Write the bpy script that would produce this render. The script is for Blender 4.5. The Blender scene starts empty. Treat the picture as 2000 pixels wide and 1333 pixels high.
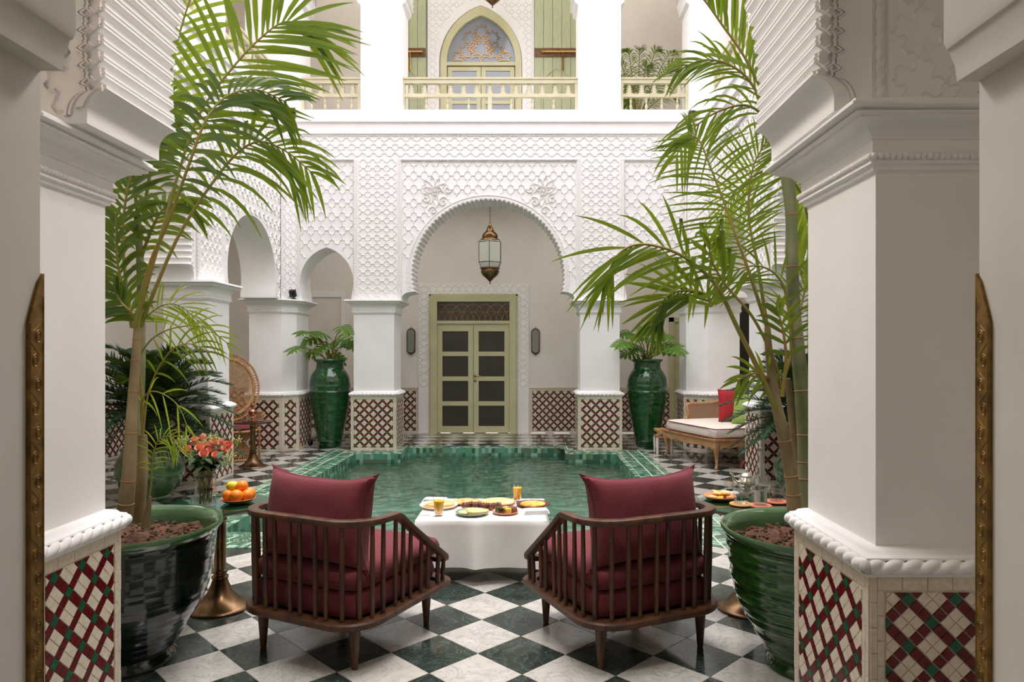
import bpy, bmesh, math, random
from mathutils import Vector, Matrix
import mathutils.noise as mn
PI = math.pi
scn = bpy.context.scene
# ------------------------------------------------------------------ camera, sky, light, exposure
FPX, VPX, VPY, EYE = 1352.0, 1033.0, 690.0, 1.455
cam_d = bpy.data.cameras.new('camera'); cam = bpy.data.objects.new('camera', cam_d)
scn.collection.objects.link(cam)
cam.location = (0, 0, EYE); cam.rotation_euler = (PI/2, 0, 0)
cam_d.sensor_width = 36; cam_d.lens = FPX/2000*36
cam_d.shift_x = -(VPX-1000)/2000; cam_d.shift_y = (VPY-666.5)/2000
cam_d.clip_start = 0.05
scn.camera = cam
w = bpy.data.worlds.new('sky'); scn.world = w; w.use_nodes = True
wn = w.node_tree.nodes; wl = w.node_tree.links
bg = wn['Background']; bg.inputs[1].default_value = 3.3
tc = wn.new('ShaderNodeTexCoord'); sep = wn.new('ShaderNodeSeparateXYZ'); rp = wn.new('ShaderNodeValToRGB')
rp.color_ramp.elements[0].position = 0.0; rp.color_ramp.elements[0].color = (0.97, 0.93, 0.96, 1)
rp.color_ramp.elements[1].position = 1.0; rp.color_ramp.elements[1].color = (0.95, 0.92, 1.0, 1)
wl.new(tc.outputs['Generated'], sep.inputs[0]); wl.new(sep.outputs['Z'], rp.inputs[0]); wl.new(rp.outputs[0], bg.inputs[0])

def area(name, loc, rot, size, sy, power, col):
    d = bpy.data.lights.new(name, 'AREA'); d.shape = 'RECTANGLE'; d.size = size; d.size_y = sy
    d.energy = power; d.color = col
    o = bpy.data.objects.new(name, d); o.location = loc; o.rotation_euler = rot
    scn.collection.objects.link(o); return o
sun_d = bpy.data.lights.new('sun', 'SUN'); sun_d.energy = 1.7; sun_d.angle = math.radians(22); sun_d.color = (1.0, 0.97, 0.92)
sun = bpy.data.objects.new('sun', sun_d); scn.collection.objects.link(sun)
sun.rotation_euler = (math.radians(-5), math.radians(3), 0)
portal = area('sky_portal', (-0.5, 6.5, 9.15), (0, 0, 0), 6.2, 7.8, 1, (1, 1, 1)); portal.data.cycles.is_portal = True
# unseen area lights, added to brighten the rooms and galleries
area('room_fill', (-1.2, -0.6, 3.4), (0, 0, 0), 1.6, 1.6, 8, (1.0, 0.87, 0.72))  # added warm fill behind the camera, no fixture
area('near_gallery_fill', (-1.9, 1.66, 3.9), (0, 0, 0), 2.4, 0.35, 5, (1.0, 0.9, 0.78))  # added fill for the gallery in front of the camera
area('far_gallery_fill', (-0.6, 11.3, 4.02), (0, 0, 0), 7.0, 0.4, 20, (1.0, 0.93, 0.88))  # added fill to lift the back wall
area('left_gallery_fill', (-4.9, 6.5, 4.02), (0, 0, 0), 0.6, 7.0, 30, (1.0, 0.95, 0.88))  # added fill under the left gallery ceiling
area('right_gallery_fill', (3.9, 6.5, 4.02), (0, 0, 0), 0.6, 7.0, 30, (1.0, 0.95, 0.88))  # added fill under the right gallery ceiling
area('near_arch_fill', (-0.25, 2.34, 3.35), (0, 0, 0), 0.5, 0.35, 17, (1.0, 0.92, 0.86))  # added above the frame to brighten the inner pillar faces
area('upper_gallery_fill', (-0.6, 11.9, 8.7), (0, 0, 0), 7.0, 0.6, 26, (1.0, 0.95, 0.88))  # added fill for the upper back wall
vs = scn.view_settings
vs.view_transform = 'Standard'; vs.look = 'None'; vs.gamma = 1; vs.use_curve_mapping = False
vs.exposure = 0.5
cy = scn.cycles
cy.max_bounces = 10; cy.diffuse_bounces = 6; cy.glossy_bounces = 4; cy.transmission_bounces = 8; cy.transparent_max_bounces = 12
cy.sample_clamp_indirect = 6; cy.caustics_reflective = False; cy.caustics_refractive = False

def P(px, py, D):                       # a point of the place: picture direction at depth D
    return Vector(((px-VPX)*D/FPX, D, EYE+(VPY-py)*D/FPX))

# ------------------------------------------------------------------ mesh helper
COL = scn.collection
class MB:
    def __init__(s): s.v = []; s.f = []; s.m = []
    def quad(s, a, b, c, d, mi=0):
        n = len(s.v); s.v += [tuple(a), tuple(b), tuple(c), tuple(d)]; s.f.append((n, n+1, n+2, n+3)); s.m.append(mi)
    def poly(s, pts, mi=0):
        n = len(s.v); s.v += [tuple(p) for p in pts]; s.f.append(tuple(range(n, n+len(pts)))); s.m.append(mi)
    def box(s, x0, x1, y0, y1, z0, z1, mi=0, M=None):
        n = len(s.v)
        vs_ = [(x, y, z) for z in (z0, z1) for y in (y0, y1) for x in (x0, x1)]
        if M is not None: vs_ = [tuple(M @ Vector(q)) for q in vs_]
        s.v += vs_
        for f in ((0, 2, 3, 1), (4, 5, 7, 6), (0, 1, 5, 4), (2, 6, 7, 3), (0, 4, 6, 2), (1, 3, 7, 5)):
            s.f.append(tuple(n+i for i in f)); s.m.append(mi)
        return s
    def rows(s, rows, closed=False, mi=0):    # rows: list of point lists of equal length -> grid
        n = len(s.v); k = len(rows[0])
        for r in rows: s.v += [tuple(p) for p in r]
        for i in range(len(rows)-1):
            for j in range(k if closed else k-1):
                j2 = (j+1) % k
                s.f.append((n+i*k+j, n+i*k+j2, n+(i+1)*k+j2, n+(i+1)*k+j)); s.m.append(mi)
        return s
    def lathe(s, prof, seg=24, c=(0, 0, 0), mi=0, caps=True, fn=None):
        rows = []
        for r, z in prof:
            row = []
            for i in range(seg):
                a = 2*PI*i/seg
                rr = r if fn is None else r*fn(a, z)
                row.append((c[0]+rr*math.cos(a), c[1]+rr*math.sin(a), c[2]+z))
            rows.append(row)
        s.rows(rows, True, mi)
        n = len(s.v)
        if caps:
            k = seg
            if prof[0][0] > 1e-4: s.f.append(tuple(n-len(prof)*k+i for i in reversed(range(k)))); s.m.append(mi)
            if prof[-1][0] > 1e-4: s.f.append(tuple(n-k+i for i in range(k))); s.m.append(mi)
        return s
    def tube(s, pts, rad, seg=8, mi=0, cap=True, ref=None, flat=1.0):
        pts = [Vector(p) for p in pts]; N = len(pts); rows = []
        up = Vector(ref) if ref is not None else None
        for i, p in enumerate(pts):
            t = (pts[min(i+1, N-1)]-pts[max(i-1, 0)])
            if t.length < 1e-9: t = Vector((0, 0, 1))
            t.normalize()
            if up is None:
                up = Vector((0, 0, 1)) if abs(t.z) < 0.9 else Vector((1, 0, 0))
            a = t.cross(up)
            if a.length < 1e-5: a = t.cross(Vector((0.3, 1, 0.1)))
            a.normalize(); b = a.cross(t).normalized()
            if ref is None: up = b
            r = rad[i] if hasattr(rad, '__len__') else rad
            rows.append([p+a*(r*math.cos(2*PI*j/seg))+b*(r*flat*math.sin(2*PI*j/seg)) for j in range(seg)])
        s.rows(rows, True, mi); n = len(s.v)
        if cap:
            s.f.append(tuple(n-N*seg+i for i in reversed(range(seg)))); s.m.append(mi)
            s.f.append(tuple(n-seg+i for i in range(seg))); s.m.append(mi)
        return s
    def sphere(s, c, r, seg=12, rings=8, mi=0, sc=(1, 1, 1), M=None):
        rows = []
        for i in range(rings+1):
            th = PI*i/rings
            row = []
            for j in range(seg):
                a = 2*PI*j/seg
                q = Vector((r*sc[0]*math.sin(th)*math.cos(a), r*sc[1]*math.sin(th)*math.sin(a), -r*sc[2]*math.cos(th)))
                if M is not None: q = M @ q
                row.append(q+Vector(c))
            rows.append(row)
        return s.rows(rows, True, mi)
    def merge(s, o, off=(0, 0, 0), mi=None, M=None):
        n = len(s.v); off = Vector(off)
        for p in o.v:
            q = Vector(p)
            if M is not None: q = M @ q
            s.v.append(tuple(q+off))
        for f, m_ in zip(o.f, o.m): s.f.append(tuple(n+i for i in f)); s.m.append(m_ if mi is None else mi)
    def mesh(s, name, mats, smooth=None, fix=False):
        me = bpy.data.meshes.new(name); me.from_pydata(s.v, [], s.f)
        for m_ in (mats if isinstance(mats, (list, tuple)) else [mats]): me.materials.append(m_)
        if any(s.m): me.polygons.foreach_set('material_index', s.m)
        if fix:
            b = bmesh.new(); b.from_mesh(me); bmesh.ops.remove_doubles(b, verts=b.verts, dist=1e-5)
            bmesh.ops.recalc_face_normals(b, faces=b.faces); b.to_mesh(me); b.free()
        if smooth is not None:
            me.polygons.foreach_set('use_smooth', [True]*len(me.polygons))
            me.set_sharp_from_angle(angle=math.radians(smooth))
        me.update()
        return me
    def build(s, name, mats, parent=None, smooth=None, fix=True, loc=None):
        o = bpy.data.objects.new(name, s.mesh(name, mats, smooth, fix)); COL.objects.link(o)
        if parent is not None: o.parent = parent
        if loc is not None: o.location = loc
        return o
def empty(name, loc=(0, 0, 0), rz=0.0, parent=None):
    o = bpy.data.objects.new(name, None); COL.objects.link(o); o.location = loc; o.rotation_euler = (0, 0, rz)
    o.empty_display_size = 0.1
    if parent is not None: o.parent = parent
    return o
def tag(o, label=None, cat=None, group=None, kind=None):
    if label: o['label'] = label
    if cat: o['category'] = cat
    if group: o['group'] = group
    if kind: o['kind'] = kind
    return o
def thing(name, label, cat, loc=(0, 0, 0), rz=0.0, group=None):
    return tag(empty(name, loc, rz), label, cat, group)
def children(o): return [c for c in bpy.data.objects if c.parent == o]
def copy_tree(o, parent=None):
    kids = list(o.children)
    c = o.copy(); COL.objects.link(c)
    if parent is not None: c.parent = parent
    for k in kids: copy_tree(k, c)
    return c
def crom(pts, n):
    pts = [Vector(p) for p in pts]; q = [2*pts[0]-pts[1]]+pts+[2*pts[-1]-pts[-2]]; out = []
    S = len(pts)-1
    for i in range(n+1):
        t = i/n*S; k = min(int(t), S-1); u = t-k
        a, b, c, d = q[k], q[k+1], q[k+2], q[k+3]
        out.append(0.5*((2*b)+(c-a)*u+(2*a-5*b+4*c-d)*u*u+(3*b-a-3*c+d)*u**3))
    return out

# ------------------------------------------------------------------ materials
def lin(c):
    c = c/255.0
    return c/12.92 if c <= 0.04045 else ((c+0.055)/1.055)**2.4
def rgb(r, g, b): return (lin(r), lin(g), lin(b), 1)
class NT:
    def __init__(s, name):
        s.mat = bpy.data.materials.new(name); s.mat.use_nodes = True
        s.n = s.mat.node_tree.nodes; s.l = s.mat.node_tree.links; s.b = s.n['Principled BSDF']
        s.co = None
    def coord(s, kind='Object', sc=(1, 1, 1), rand=False):
        t = s.n.new('ShaderNodeTexCoord'); m_ = s.n.new('ShaderNodeMapping'); m_.inputs['Scale'].default_value = sc
        s.l.new(t.outputs[kind], m_.inputs[0])
        if rand:
            oi = s.n.new('ShaderNodeObjectInfo'); mu = s.n.new('ShaderNodeMath'); mu.operation = 'MULTIPLY'; mu.inputs[1].default_value = 40
            s.l.new(oi.outputs['Random'], mu.inputs[0]); s.l.new(mu.outputs[0], m_.inputs['Location'])
        return m_.outputs[0]
    def noise(s, co, scale, detail=4, rough=0.55, dist=0.0):
        t = s.n.new('ShaderNodeTexNoise'); t.inputs['Scale'].default_value = scale; t.inputs['Detail'].default_value = detail
        t.inputs['Roughness'].default_value = rough; t.inputs['Distortion'].default_value = dist
        s.l.new(co, t.inputs['Vector']); return t.outputs[0]
    def ramp(s, fac, stops):
        r = s.n.new('ShaderNodeValToRGB'); e = r.color_ramp.elements
        while len(e) < len(stops): e.new(0.5)
        for i, (p, c) in enumerate(stops): e[i].position = p; e[i].color = c
        s.l.new(fac, r.inputs[0]); return r.outputs[0]
    def mix(s, fac, a, b, mode='MIX'):
        m_ = s.n.new('ShaderNodeMix'); m_.data_type = 'RGBA'; m_.blend_type = mode
        for sock, val in ((m_.inputs[0], fac), (m_.inputs[6], a), (m_.inputs[7], b)):
            if hasattr(val, 'links'): s.l.new(val, sock)
            else: sock.default_value = val
        return m_.outputs[2]
    def set(s, **k):
        for key, val in k.items():
            sock = s.b.inputs[{'base': 'Base Color', 'rough': 'Roughness', 'metal': 'Metallic', 'spec': 'Specular IOR Level', 'coat': 'Coat Weight',
                               'coatr': 'Coat Roughness', 'trans': 'Transmission Weight', 'ior': 'IOR', 'sheen': 'Sheen Weight', 'emit': 'Emission Color',
                               'estr': 'Emission Strength', 'sss': 'Subsurface Weight', 'alpha': 'Alpha'}[key]]
            if hasattr(val, 'links'): s.l.new(val, sock)
            else: sock.default_value = val
        return s
    def bump(s, h, strength=0.3, dist=0.01):
        b = s.n.new('ShaderNodeBump'); b.inputs['Strength'].default_value = strength; b.inputs['Distance'].default_value = dist
        s.l.new(h, b.inputs['Height']); s.l.new(b.outputs[0], s.b.inputs['Normal']); return s
def plain(name, c, rough=0.5, metal=0.0, **k):
    t = NT(name); t.set(base=c, rough=rough, metal=metal, **k); return t.mat
def noisy(name, c1, c2, scale=8, rough=0.5, bump=0.2, bd=0.004, sc=(1, 1, 1), metal=0.0, rand=False, **k):
    t = NT(name); co = t.coord('Object', sc, rand); f = t.noise(co, scale)
    t.set(base=t.ramp(f, [(0.32, c1), (0.68, c2)]), rough=rough, metal=metal, **k)
    if bump: t.bump(f, bump, bd)
    return t.mat
M = {}
M['plaster'] = noisy('white_plaster', rgb(240, 238, 236), rgb(246, 244, 242), 3, 0.75, 0.15, 0.004)
M['wall'] = noisy('wall_plaster', rgb(232, 225, 216), rgb(239, 233, 226), 2.0, 0.8, 0.15, 0.005)
M['relief'] = plain('carved_plaster', rgb(238, 234, 231), 0.8)
M['jamb'] = noisy('jamb_plaster', rgb(222, 217, 208), rgb(232, 227, 220), 4.0, 0.85, 0.3, 0.004)
def marble(name, a, b, vein, scale, rough):
    t = NT(name); co = t.coord('Object', (1, 1, 1), True)
    n1 = t.noise(co, scale, 6, 0.6, 1.5); base = t.ramp(n1, [(0.25, a), (0.75, b)])
    n2 = t.noise(co, scale*1.1, 8, 0.65, 2.2)
    v = t.ramp(n2, [(0.0, (0, 0, 0, 1)), (0.475, (0, 0, 0, 1)), (0.497, (1, 1, 1, 1)), (0.52, (0, 0, 0, 1)), (1, (0, 0, 0, 1))])
    t.set(base=t.mix(v, base, vein), rough=rough, spec=0.5)
    return t.mat
M['marble_white'] = marble('white_marble', rgb(174, 169, 160), rgb(200, 196, 189), rgb(154, 150, 144), 4.5, 0.13)
M['marble_green'] = marble('green_marble', rgb(30, 38, 35), rgb(56, 66, 60), rgb(78, 90, 82), 5.5, 0.10)
M['grout'] = noisy('grout', rgb(196, 186, 166), rgb(214, 206, 190), 30, 0.9, 0.2, 0.001)
def tilem(name, a, b, rough=0.25, sc=60):
    return noisy(name, a, b, sc, rough, 0.15, 0.0015, rand=True)
M['z_red'] = tilem('red_glazed_tile', rgb(84, 14, 18), rgb(112, 24, 27))
M['z_green'] = tilem('green_glazed_tile', rgb(22, 80, 54), rgb(36, 102, 70))
M['z_cream'] = tilem('cream_glazed_tile', rgb(214, 202, 180), rgb(232, 222, 204), 0.35)
M['z_bord'] = tilem('border_cream_tile', rgb(206, 194, 172), rgb(226, 216, 198), 0.4)
for i, (a, b) in enumerate([((80, 122, 100), (98, 140, 116)), ((126, 162, 138), (148, 182, 158)), ((72, 92, 74), (92, 110, 86)), ((54, 102, 80), (70, 120, 96)), ((156, 192, 164), (176, 208, 182))]):
    M['pg%d' % i] = tilem('pool_tile_shade_%s' % 'abcde'[i], rgb(*a), rgb(*b), 0.15)
M['p_white'] = tilem('pool_white_tile', rgb(218, 214, 190), rgb(234, 232, 214), 0.3)
def mosaic(name, cols, sx, sz, mortar):
    t = NT(name); co = t.coord('Object')
    # project on whichever vertical face: use x+y as horizontal
    sp = t.n.new('ShaderNodeSeparateXYZ'); t.l.new(co, sp.inputs[0])
    ad = t.n.new('ShaderNodeMath'); ad.operation = 'ADD'; t.l.new(sp.outputs[0], ad.inputs[0]); t.l.new(sp.outputs[1], ad.inputs[1])
    cb = t.n.new('ShaderNodeCombineXYZ'); t.l.new(ad.outputs[0], cb.inputs[0]); t.l.new(sp.outputs[2], cb.inputs[1])
    vm = t.n.new('ShaderNodeVectorMath'); vm.operation = 'MULTIPLY'; vm.inputs[1].default_value = (1/sx, 1/sz, 1); t.l.new(cb.outputs[0], vm.inputs[0])
    fl = t.n.new('ShaderNodeVectorMath'); fl.operation = 'FLOOR'; t.l.new(vm.outputs[0], fl.inputs[0])
    wn_ = t.n.new('ShaderNodeTexWhiteNoise'); wn_.noise_dimensions = '3D'; t.l.new(fl.outputs[0], wn_.inputs['Vector'])
    k = len(cols); col = t.ramp(wn_.outputs['Value'], [(i/k, c) for i, c in enumerate(cols)])
    col.node.color_ramp.interpolation = 'CONSTANT'
    t.set(base=col, rough=0.2); return t.mat
M['mosaic'] = mosaic('pool_wall_mosaic', [rgb(88, 138, 112), rgb(58, 96, 74), rgb(140, 182, 156), rgb(84, 152, 126), rgb(94, 112, 86), rgb(100, 148, 122)], 0.05, 0.075, None)
def floor_mosaic():
    t = NT('pool_floor_mosaic'); co = t.coord('Object')
    vm = t.n.new('ShaderNodeVectorMath'); vm.operation = 'MULTIPLY'; vm.inputs[1].default_value = (9, 9, 1); t.l.new(co, vm.inputs[0])
    fl = t.n.new('ShaderNodeVectorMath'); fl.operation = 'FLOOR'; t.l.new(vm.outputs[0], fl.inputs[0])
    wn_ = t.n.new('ShaderNodeTexWhiteNoise'); t.l.new(fl.outputs[0], wn_.inputs['Vector'])
    cs = [rgb(120, 184, 158), rgb(70, 134, 108), rgb(180, 222, 200), rgb(90, 166, 144), rgb(144, 184, 152)]
    col = t.ramp(wn_.outputs['Value'], [(i/5, c) for i, c in enumerate(cs)]); col.node.color_ramp.interpolation = 'CONSTANT'
    t.set(base=col, rough=0.4); return t.mat
M['pool_floor'] = floor_mosaic()
def facing(n, l, lo, hi, normal=None, pw=4.0):
    lw = n.new('ShaderNodeLayerWeight'); lw.inputs['Blend'].default_value = 0.5
    if normal is not None: l.new(normal, lw.inputs['Normal'])
    p_ = n.new('ShaderNodeMath'); p_.operation = 'POWER'; p_.inputs[1].default_value = pw; l.new(lw.outputs['Facing'], p_.inputs[0])
    m_ = n.new('ShaderNodeMapRange'); m_.inputs['To Min'].default_value = lo; m_.inputs['To Max'].default_value = hi; l.new(p_.outputs[0], m_.inputs['Value'])
    return m_.outputs[0]
def water():
    t = NT('pool_water'); n, l = t.n, t.l; n.remove(t.b)
    out = n['Material Output']
    co = t.coord('Object', (1.0, 1.3, 1)); h = t.noise(co, 22.0, 2, 0.5, 0.5)
    bp = n.new('ShaderNodeBump'); bp.inputs['Strength'].default_value = 0.6; bp.inputs['Distance'].default_value = 0.01; l.new(h, bp.inputs['Height'])
    gl = n.new('ShaderNodeBsdfGlossy'); gl.inputs['Roughness'].default_value = 0.03; l.new(bp.outputs[0], gl.inputs['Normal'])
    t0 = n.new('ShaderNodeBsdfTransparent'); t0.inputs[0].default_value = (0.88, 1.0, 0.95, 1)
    rf = n.new('ShaderNodeBsdfRefraction'); rf.inputs['Color'].default_value = (0.88, 1.0, 0.95, 1); rf.inputs['IOR'].default_value = 1.33; rf.inputs['Roughness'].default_value = 0.0
    l.new(bp.outputs[0], rf.inputs['Normal'])
    tr = n.new('ShaderNodeMixShader'); tr.inputs[0].default_value = 0.5; l.new(t0.outputs[0], tr.inputs[1]); l.new(rf.outputs[0], tr.inputs[2])
    fr = facing(n, l, 0.03, 1.0, bp.outputs[0], 3.4)
    mx = n.new('ShaderNodeMixShader'); l.new(fr, mx.inputs[0]); l.new(tr.outputs[0], mx.inputs[1]); l.new(gl.outputs[0], mx.inputs[2])
    l.new(mx.outputs[0], out.inputs['Surface']); return t.mat
M['water'] = water()
def glaze(name, stops, rough=0.08, sc=(3, 3, 22), scale=2.0):
    t = NT(name); co = t.coord('Object', sc); f = t.noise(co, scale, 5, 0.6, 0.6)
    co2 = t.coord('Object', (1, 1, 1)); g = t.noise(co2, 3.0, 3)
    t.set(base=t.mix(g, t.ramp(f, stops), stops[0][1]), rough=rough, coat=0.6, coatr=0.03); t.bump(f, 0.25, 0.006); return t.mat
M['glaze_dark'] = glaze('dark_green_glaze', [(0.35, rgb(8, 18, 13)), (0.55, rgb(14, 34, 22)), (0.75, rgb(34, 66, 40))], 0.10)
M['glaze_green'] = glaze('green_glaze', [(0.35, rgb(22, 58, 20)), (0.55, rgb(42, 94, 34)), (0.72, rgb(92, 130, 56))])
M['glaze_lip'] = glaze('pale_green_glaze', [(0.35, rgb(56, 92, 54)), (0.7, rgb(108, 140, 96))], 0.12, (2, 2, 2))
M['glaze_urn'] = glaze('emerald_glaze', [(0.3, rgb(8, 54, 20)), (0.55, rgb(22, 90, 36)), (0.75, rgb(62, 126, 52))], 0.06, (4, 4, 10), 1.6)
M['glaze_cycad'] = glaze('mottled_green_glaze', [(0.3, rgb(40, 78, 38)), (0.7, rgb(120, 158, 100))], 0.12, (3, 3, 3), 2.5)
M['soil'] = noisy('soil', rgb(50, 32, 21), rgb(104, 68, 46), 26, 0.95, 0.8, 0.02)
M['wood'] = noisy('walnut_wood', rgb(56, 34, 22), rgb(98, 62, 38), 7, 0.4, 0.15, 0.002, sc=(3, 3, 0.6))
M['fabric'] = noisy('burgundy_fabric', rgb(98, 30, 37), rgb(114, 40, 47), 120, 0.9, 0.35, 0.001, sheen=0.08)
M['cloth'] = noisy('white_linen', rgb(240, 238, 236), rgb(250, 249, 247), 5, 0.85, 0.1, 0.002)
M['brass'] = noisy('aged_brass', rgb(82, 62, 42), rgb(142, 112, 80), 9, 0.28, 0.05, 0.001, metal=1.0)
M['brass_carved'] = noisy('carved_brass', rgb(104, 78, 34), rgb(156, 120, 58), 40, 0.5, 0.6, 0.002, metal=0.55)
M['table_sheen'] = noisy('glass_sheen_tabletop', rgb(112, 106, 86), rgb(140, 134, 112), 14, 0.3, 0.05, 0.001, metal=0.2)  # lighter than the brass, stands in for the glass top's reflection
M['gold'] = plain('gilt_metal', rgb(190, 140, 70), 0.22, 1.0)
M['copper'] = plain('copper', rgb(176, 124, 100), 0.25, 1.0)
M['silver'] = plain('silver', rgb(205, 198, 185), 0.12, 1.0)
def glassm(name, tint=(1, 1, 1, 1), fac=1.35):
    t = NT(name); n, l = t.n, t.l; n.remove(t.b)
    gl = n.new('ShaderNodeBsdfGlossy'); gl.inputs['Roughness'].default_value = 0.02
    tr = n.new('ShaderNodeBsdfTransparent'); tr.inputs[0].default_value = tint
    fr = facing(n, l, 0.09, 0.8)
    mx = n.new('ShaderNodeMixShader'); l.new(fr, mx.inputs[0]); l.new(tr.outputs[0], mx.inputs[1]); l.new(gl.outputs[0], mx.inputs[2])
    l.new(mx.outputs[0], n['Material Output'].inputs['Surface']); return t.mat
M['glass'] = glassm('clear_glass', (0.975, 0.985, 0.98, 1), 1.5)
M['glass_edge'] = glassm('green_glass_edge', (0.45, 0.8, 0.68, 1), 1.5)
M['juice'] = plain('orange_juice', rgb(255, 186, 14), 0.35, sss=0.0)
M['door_paint'] = noisy('pistachio_paint', rgb(192, 188, 146), rgb(204, 200, 160), 3, 0.45, 0.05, 0.002)
M['door_pane'] = plain('dark_door_glass', rgb(64, 60, 54), 0.18)
M['door_pane_light'] = plain('pale_door_glass', rgb(146, 152, 160), 0.12)
M['shutter'] = noisy('green_painted_wood', rgb(176, 180, 144), rgb(192, 196, 160), 14, 0.6, 0.2, 0.003, sc=(4, 4, 0.5))
M['rail'] = noisy('cream_paint', rgb(198, 190, 158), rgb(210, 203, 172), 5, 0.5, 0.05, 0.002)
M['strap'] = noisy('aged_iron_strap', rgb(92, 70, 50), rgb(132, 102, 74), 20, 0.6, 0.3, 0.002, metal=0.4)
M['frost'] = plain('frosted_glass', rgb(214, 220, 210), 0.3)
M['sconce_glass'] = plain('grey_glass', rgb(140, 142, 132), 0.25)
M['rattan'] = noisy('rattan', rgb(140, 92, 52), rgb(196, 150, 98), 25, 0.55, 0.2, 0.002)
M['oak'] = noisy('pale_oak', rgb(160, 118, 76), rgb(192, 150, 106), 6, 0.5, 0.1, 0.002, sc=(4, 1, 4))
M['red_cush'] = noisy('red_cushion', rgb(150, 28, 36), rgb(170, 40, 46), 60, 0.9, 0.2, 0.001)
M['green_cush'] = noisy('green_cushion', rgb(140, 168, 84), rgb(156, 182, 98), 60, 0.9, 0.2, 0.001)
M['cane'] = noisy('woven_cane', rgb(136, 106, 82), rgb(164, 134, 108), 90, 0.8, 0.5, 0.003)
M['mattress'] = noisy('cream_linen', rgb(222, 210, 196), rgb(234, 224, 212), 30, 0.9, 0.2, 0.002)
M['piping'] = plain('burgundy_piping', rgb(120, 30, 36), 0.8)
M['black'] = plain('black_plastic', rgb(18, 18, 18), 0.4)
M['dark'] = plain('dark_wood', rgb(38, 34, 30), 0.4)
def leafm(name, a, b, rough=0.4, tl_=0.38):
    t = NT(name); co = t.coord('Object', (1, 1, 1), True); f = t.noise(co, 3.0, 3)
    c = t.ramp(f, [(0.3, a), (0.7, b)])
    t.set(base=c, rough=rough, spec=0.4)
    tl = t.n.new('ShaderNodeBsdfTranslucent'); t.l.new(t.mix(0.5, c, rgb(190, 210, 20)), tl.inputs[0])
    mx = t.n.new('ShaderNodeMixShader'); mx.inputs[0].default_value = tl_
    t.l.new(t.b.outputs[0], mx.inputs[1]); t.l.new(tl.outputs[0], mx.inputs[2])
    t.l.new(mx.outputs[0], t.n['Material Output'].inputs['Surface']); return t.mat
M['leaf'] = leafm('palm_leaf', rgb(72, 98, 24), rgb(108, 134, 38))
M['leaf_y'] = leafm('young_palm_leaf', rgb(124, 150, 40), rgb(164, 184, 60))
M['leaf_d'] = leafm('dark_palm_leaf', rgb(40, 66, 28), rgb(66, 96, 38))
M['cycad'] = leafm('cycad_leaf', rgb(20, 46, 28), rgb(40, 74, 44), 0.45, 0.06)
M['philo'] = leafm('philodendron_leaf', rgb(60, 106, 32), rgb(110, 154, 58), 0.3)
M['stem'] = noisy('palm_stem', rgb(84, 96, 52), rgb(150, 148, 112), 6, 0.6, 0.3, 0.004, sc=(1, 1, 0.5))
M['stem_b'] = noisy('brown_palm_stem', rgb(96, 80, 50), rgb(156, 138, 100), 7, 0.65, 0.3, 0.004, sc=(1, 1, 0.5))
M['petiole'] = noisy('petiole', rgb(116, 124, 44), rgb(146, 120, 50), 5, 0.5, 0, 0)
M['ring'] = plain('stem_node', rgb(150, 108, 66), 0.7)
M['trunk'] = noisy('cycad_trunk', rgb(40, 32, 26), rgb(84, 70, 56), 30, 0.95, 0.8, 0.02)
M['rose'] = noisy('coral_rose', rgb(236, 148, 124), rgb(244, 178, 154), 20, 0.6, 0.1, 0.001)
M['rose_leaf'] = noisy('rose_leaf', rgb(30, 58, 24), rgb(60, 92, 40), 12, 0.45, 0.1, 0.001)
M['filler'] = plain('filler_flower', rgb(196, 206, 130), 0.7)
M['orange'] = noisy('orange_peel', rgb(246, 126, 12), rgb(252, 146, 28), 60, 0.4, 0.3, 0.001)
M['lemon'] = noisy('lemon_peel', rgb(206, 190, 20), rgb(232, 210, 50), 60, 0.4, 0.3, 0.001)
M['terra'] = noisy('terracotta_dish', rgb(190, 120, 80), rgb(206, 140, 98), 12, 0.5, 0.1, 0.001)
M['sage_dish'] = plain('sage_ceramic', rgb(130, 150, 132), 0.3)
M['pink_dish'] = plain('pink_ceramic', rgb(206, 150, 126), 0.3)
M['brown_dish'] = plain('brown_ceramic', rgb(96, 52, 42), 0.3)
M['white_dish'] = plain('white_ceramic', rgb(235, 228, 216), 0.25)
M['bread'] = noisy('flatbread', rgb(232, 186, 110), rgb(246, 216, 160), 16, 0.8, 0.3, 0.003)
M['bread_o'] = noisy('golden_crepe', rgb(226, 148, 78), rgb(248, 200, 140), 14, 0.7, 0.3, 0.003)
M['pizza'] = noisy('spiced_tart', rgb(216, 120, 20), rgb(250, 196, 80), 22, 0.7, 0.4, 0.004)
M['pastry'] = noisy('dark_pastry', rgb(84, 44, 26), rgb(150, 92, 62), 22, 0.6, 0.3, 0.003)
M['jam'] = plain('dark_jam', rgb(60, 12, 16), 0.15)
M['butter'] = plain('butter', rgb(240, 206, 60), 0.5)
M['coaster'] = noisy('wooden_coaster', rgb(206, 150, 84), rgb(224, 172, 106), 10, 0.5, 0.1, 0.001)
M['coral_dish'] = plain('coral_coaster', rgb(216, 120, 96), 0.5)
M['paper'] = plain('label_paper', rgb(205, 205, 195), 0.6)
M['ink'] = plain('black_ink', rgb(30, 30, 30), 0.6)
M['ceiling'] = plain('ceiling_paint', rgb(236, 232, 226), 0.85)

# ================================================================== STRUCTURE
def struct(o, label=None):
    o['kind'] = 'structure'
    if label: o['label'] = label
    return o
def sbox(name, x0, x1, y0, y1, z0, z1, m='wall', label=None):
    b = MB(); b.box(x0, x1, y0, y1, z0, z1); return struct(b.build(name, M[m], fix=False), label)
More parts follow.
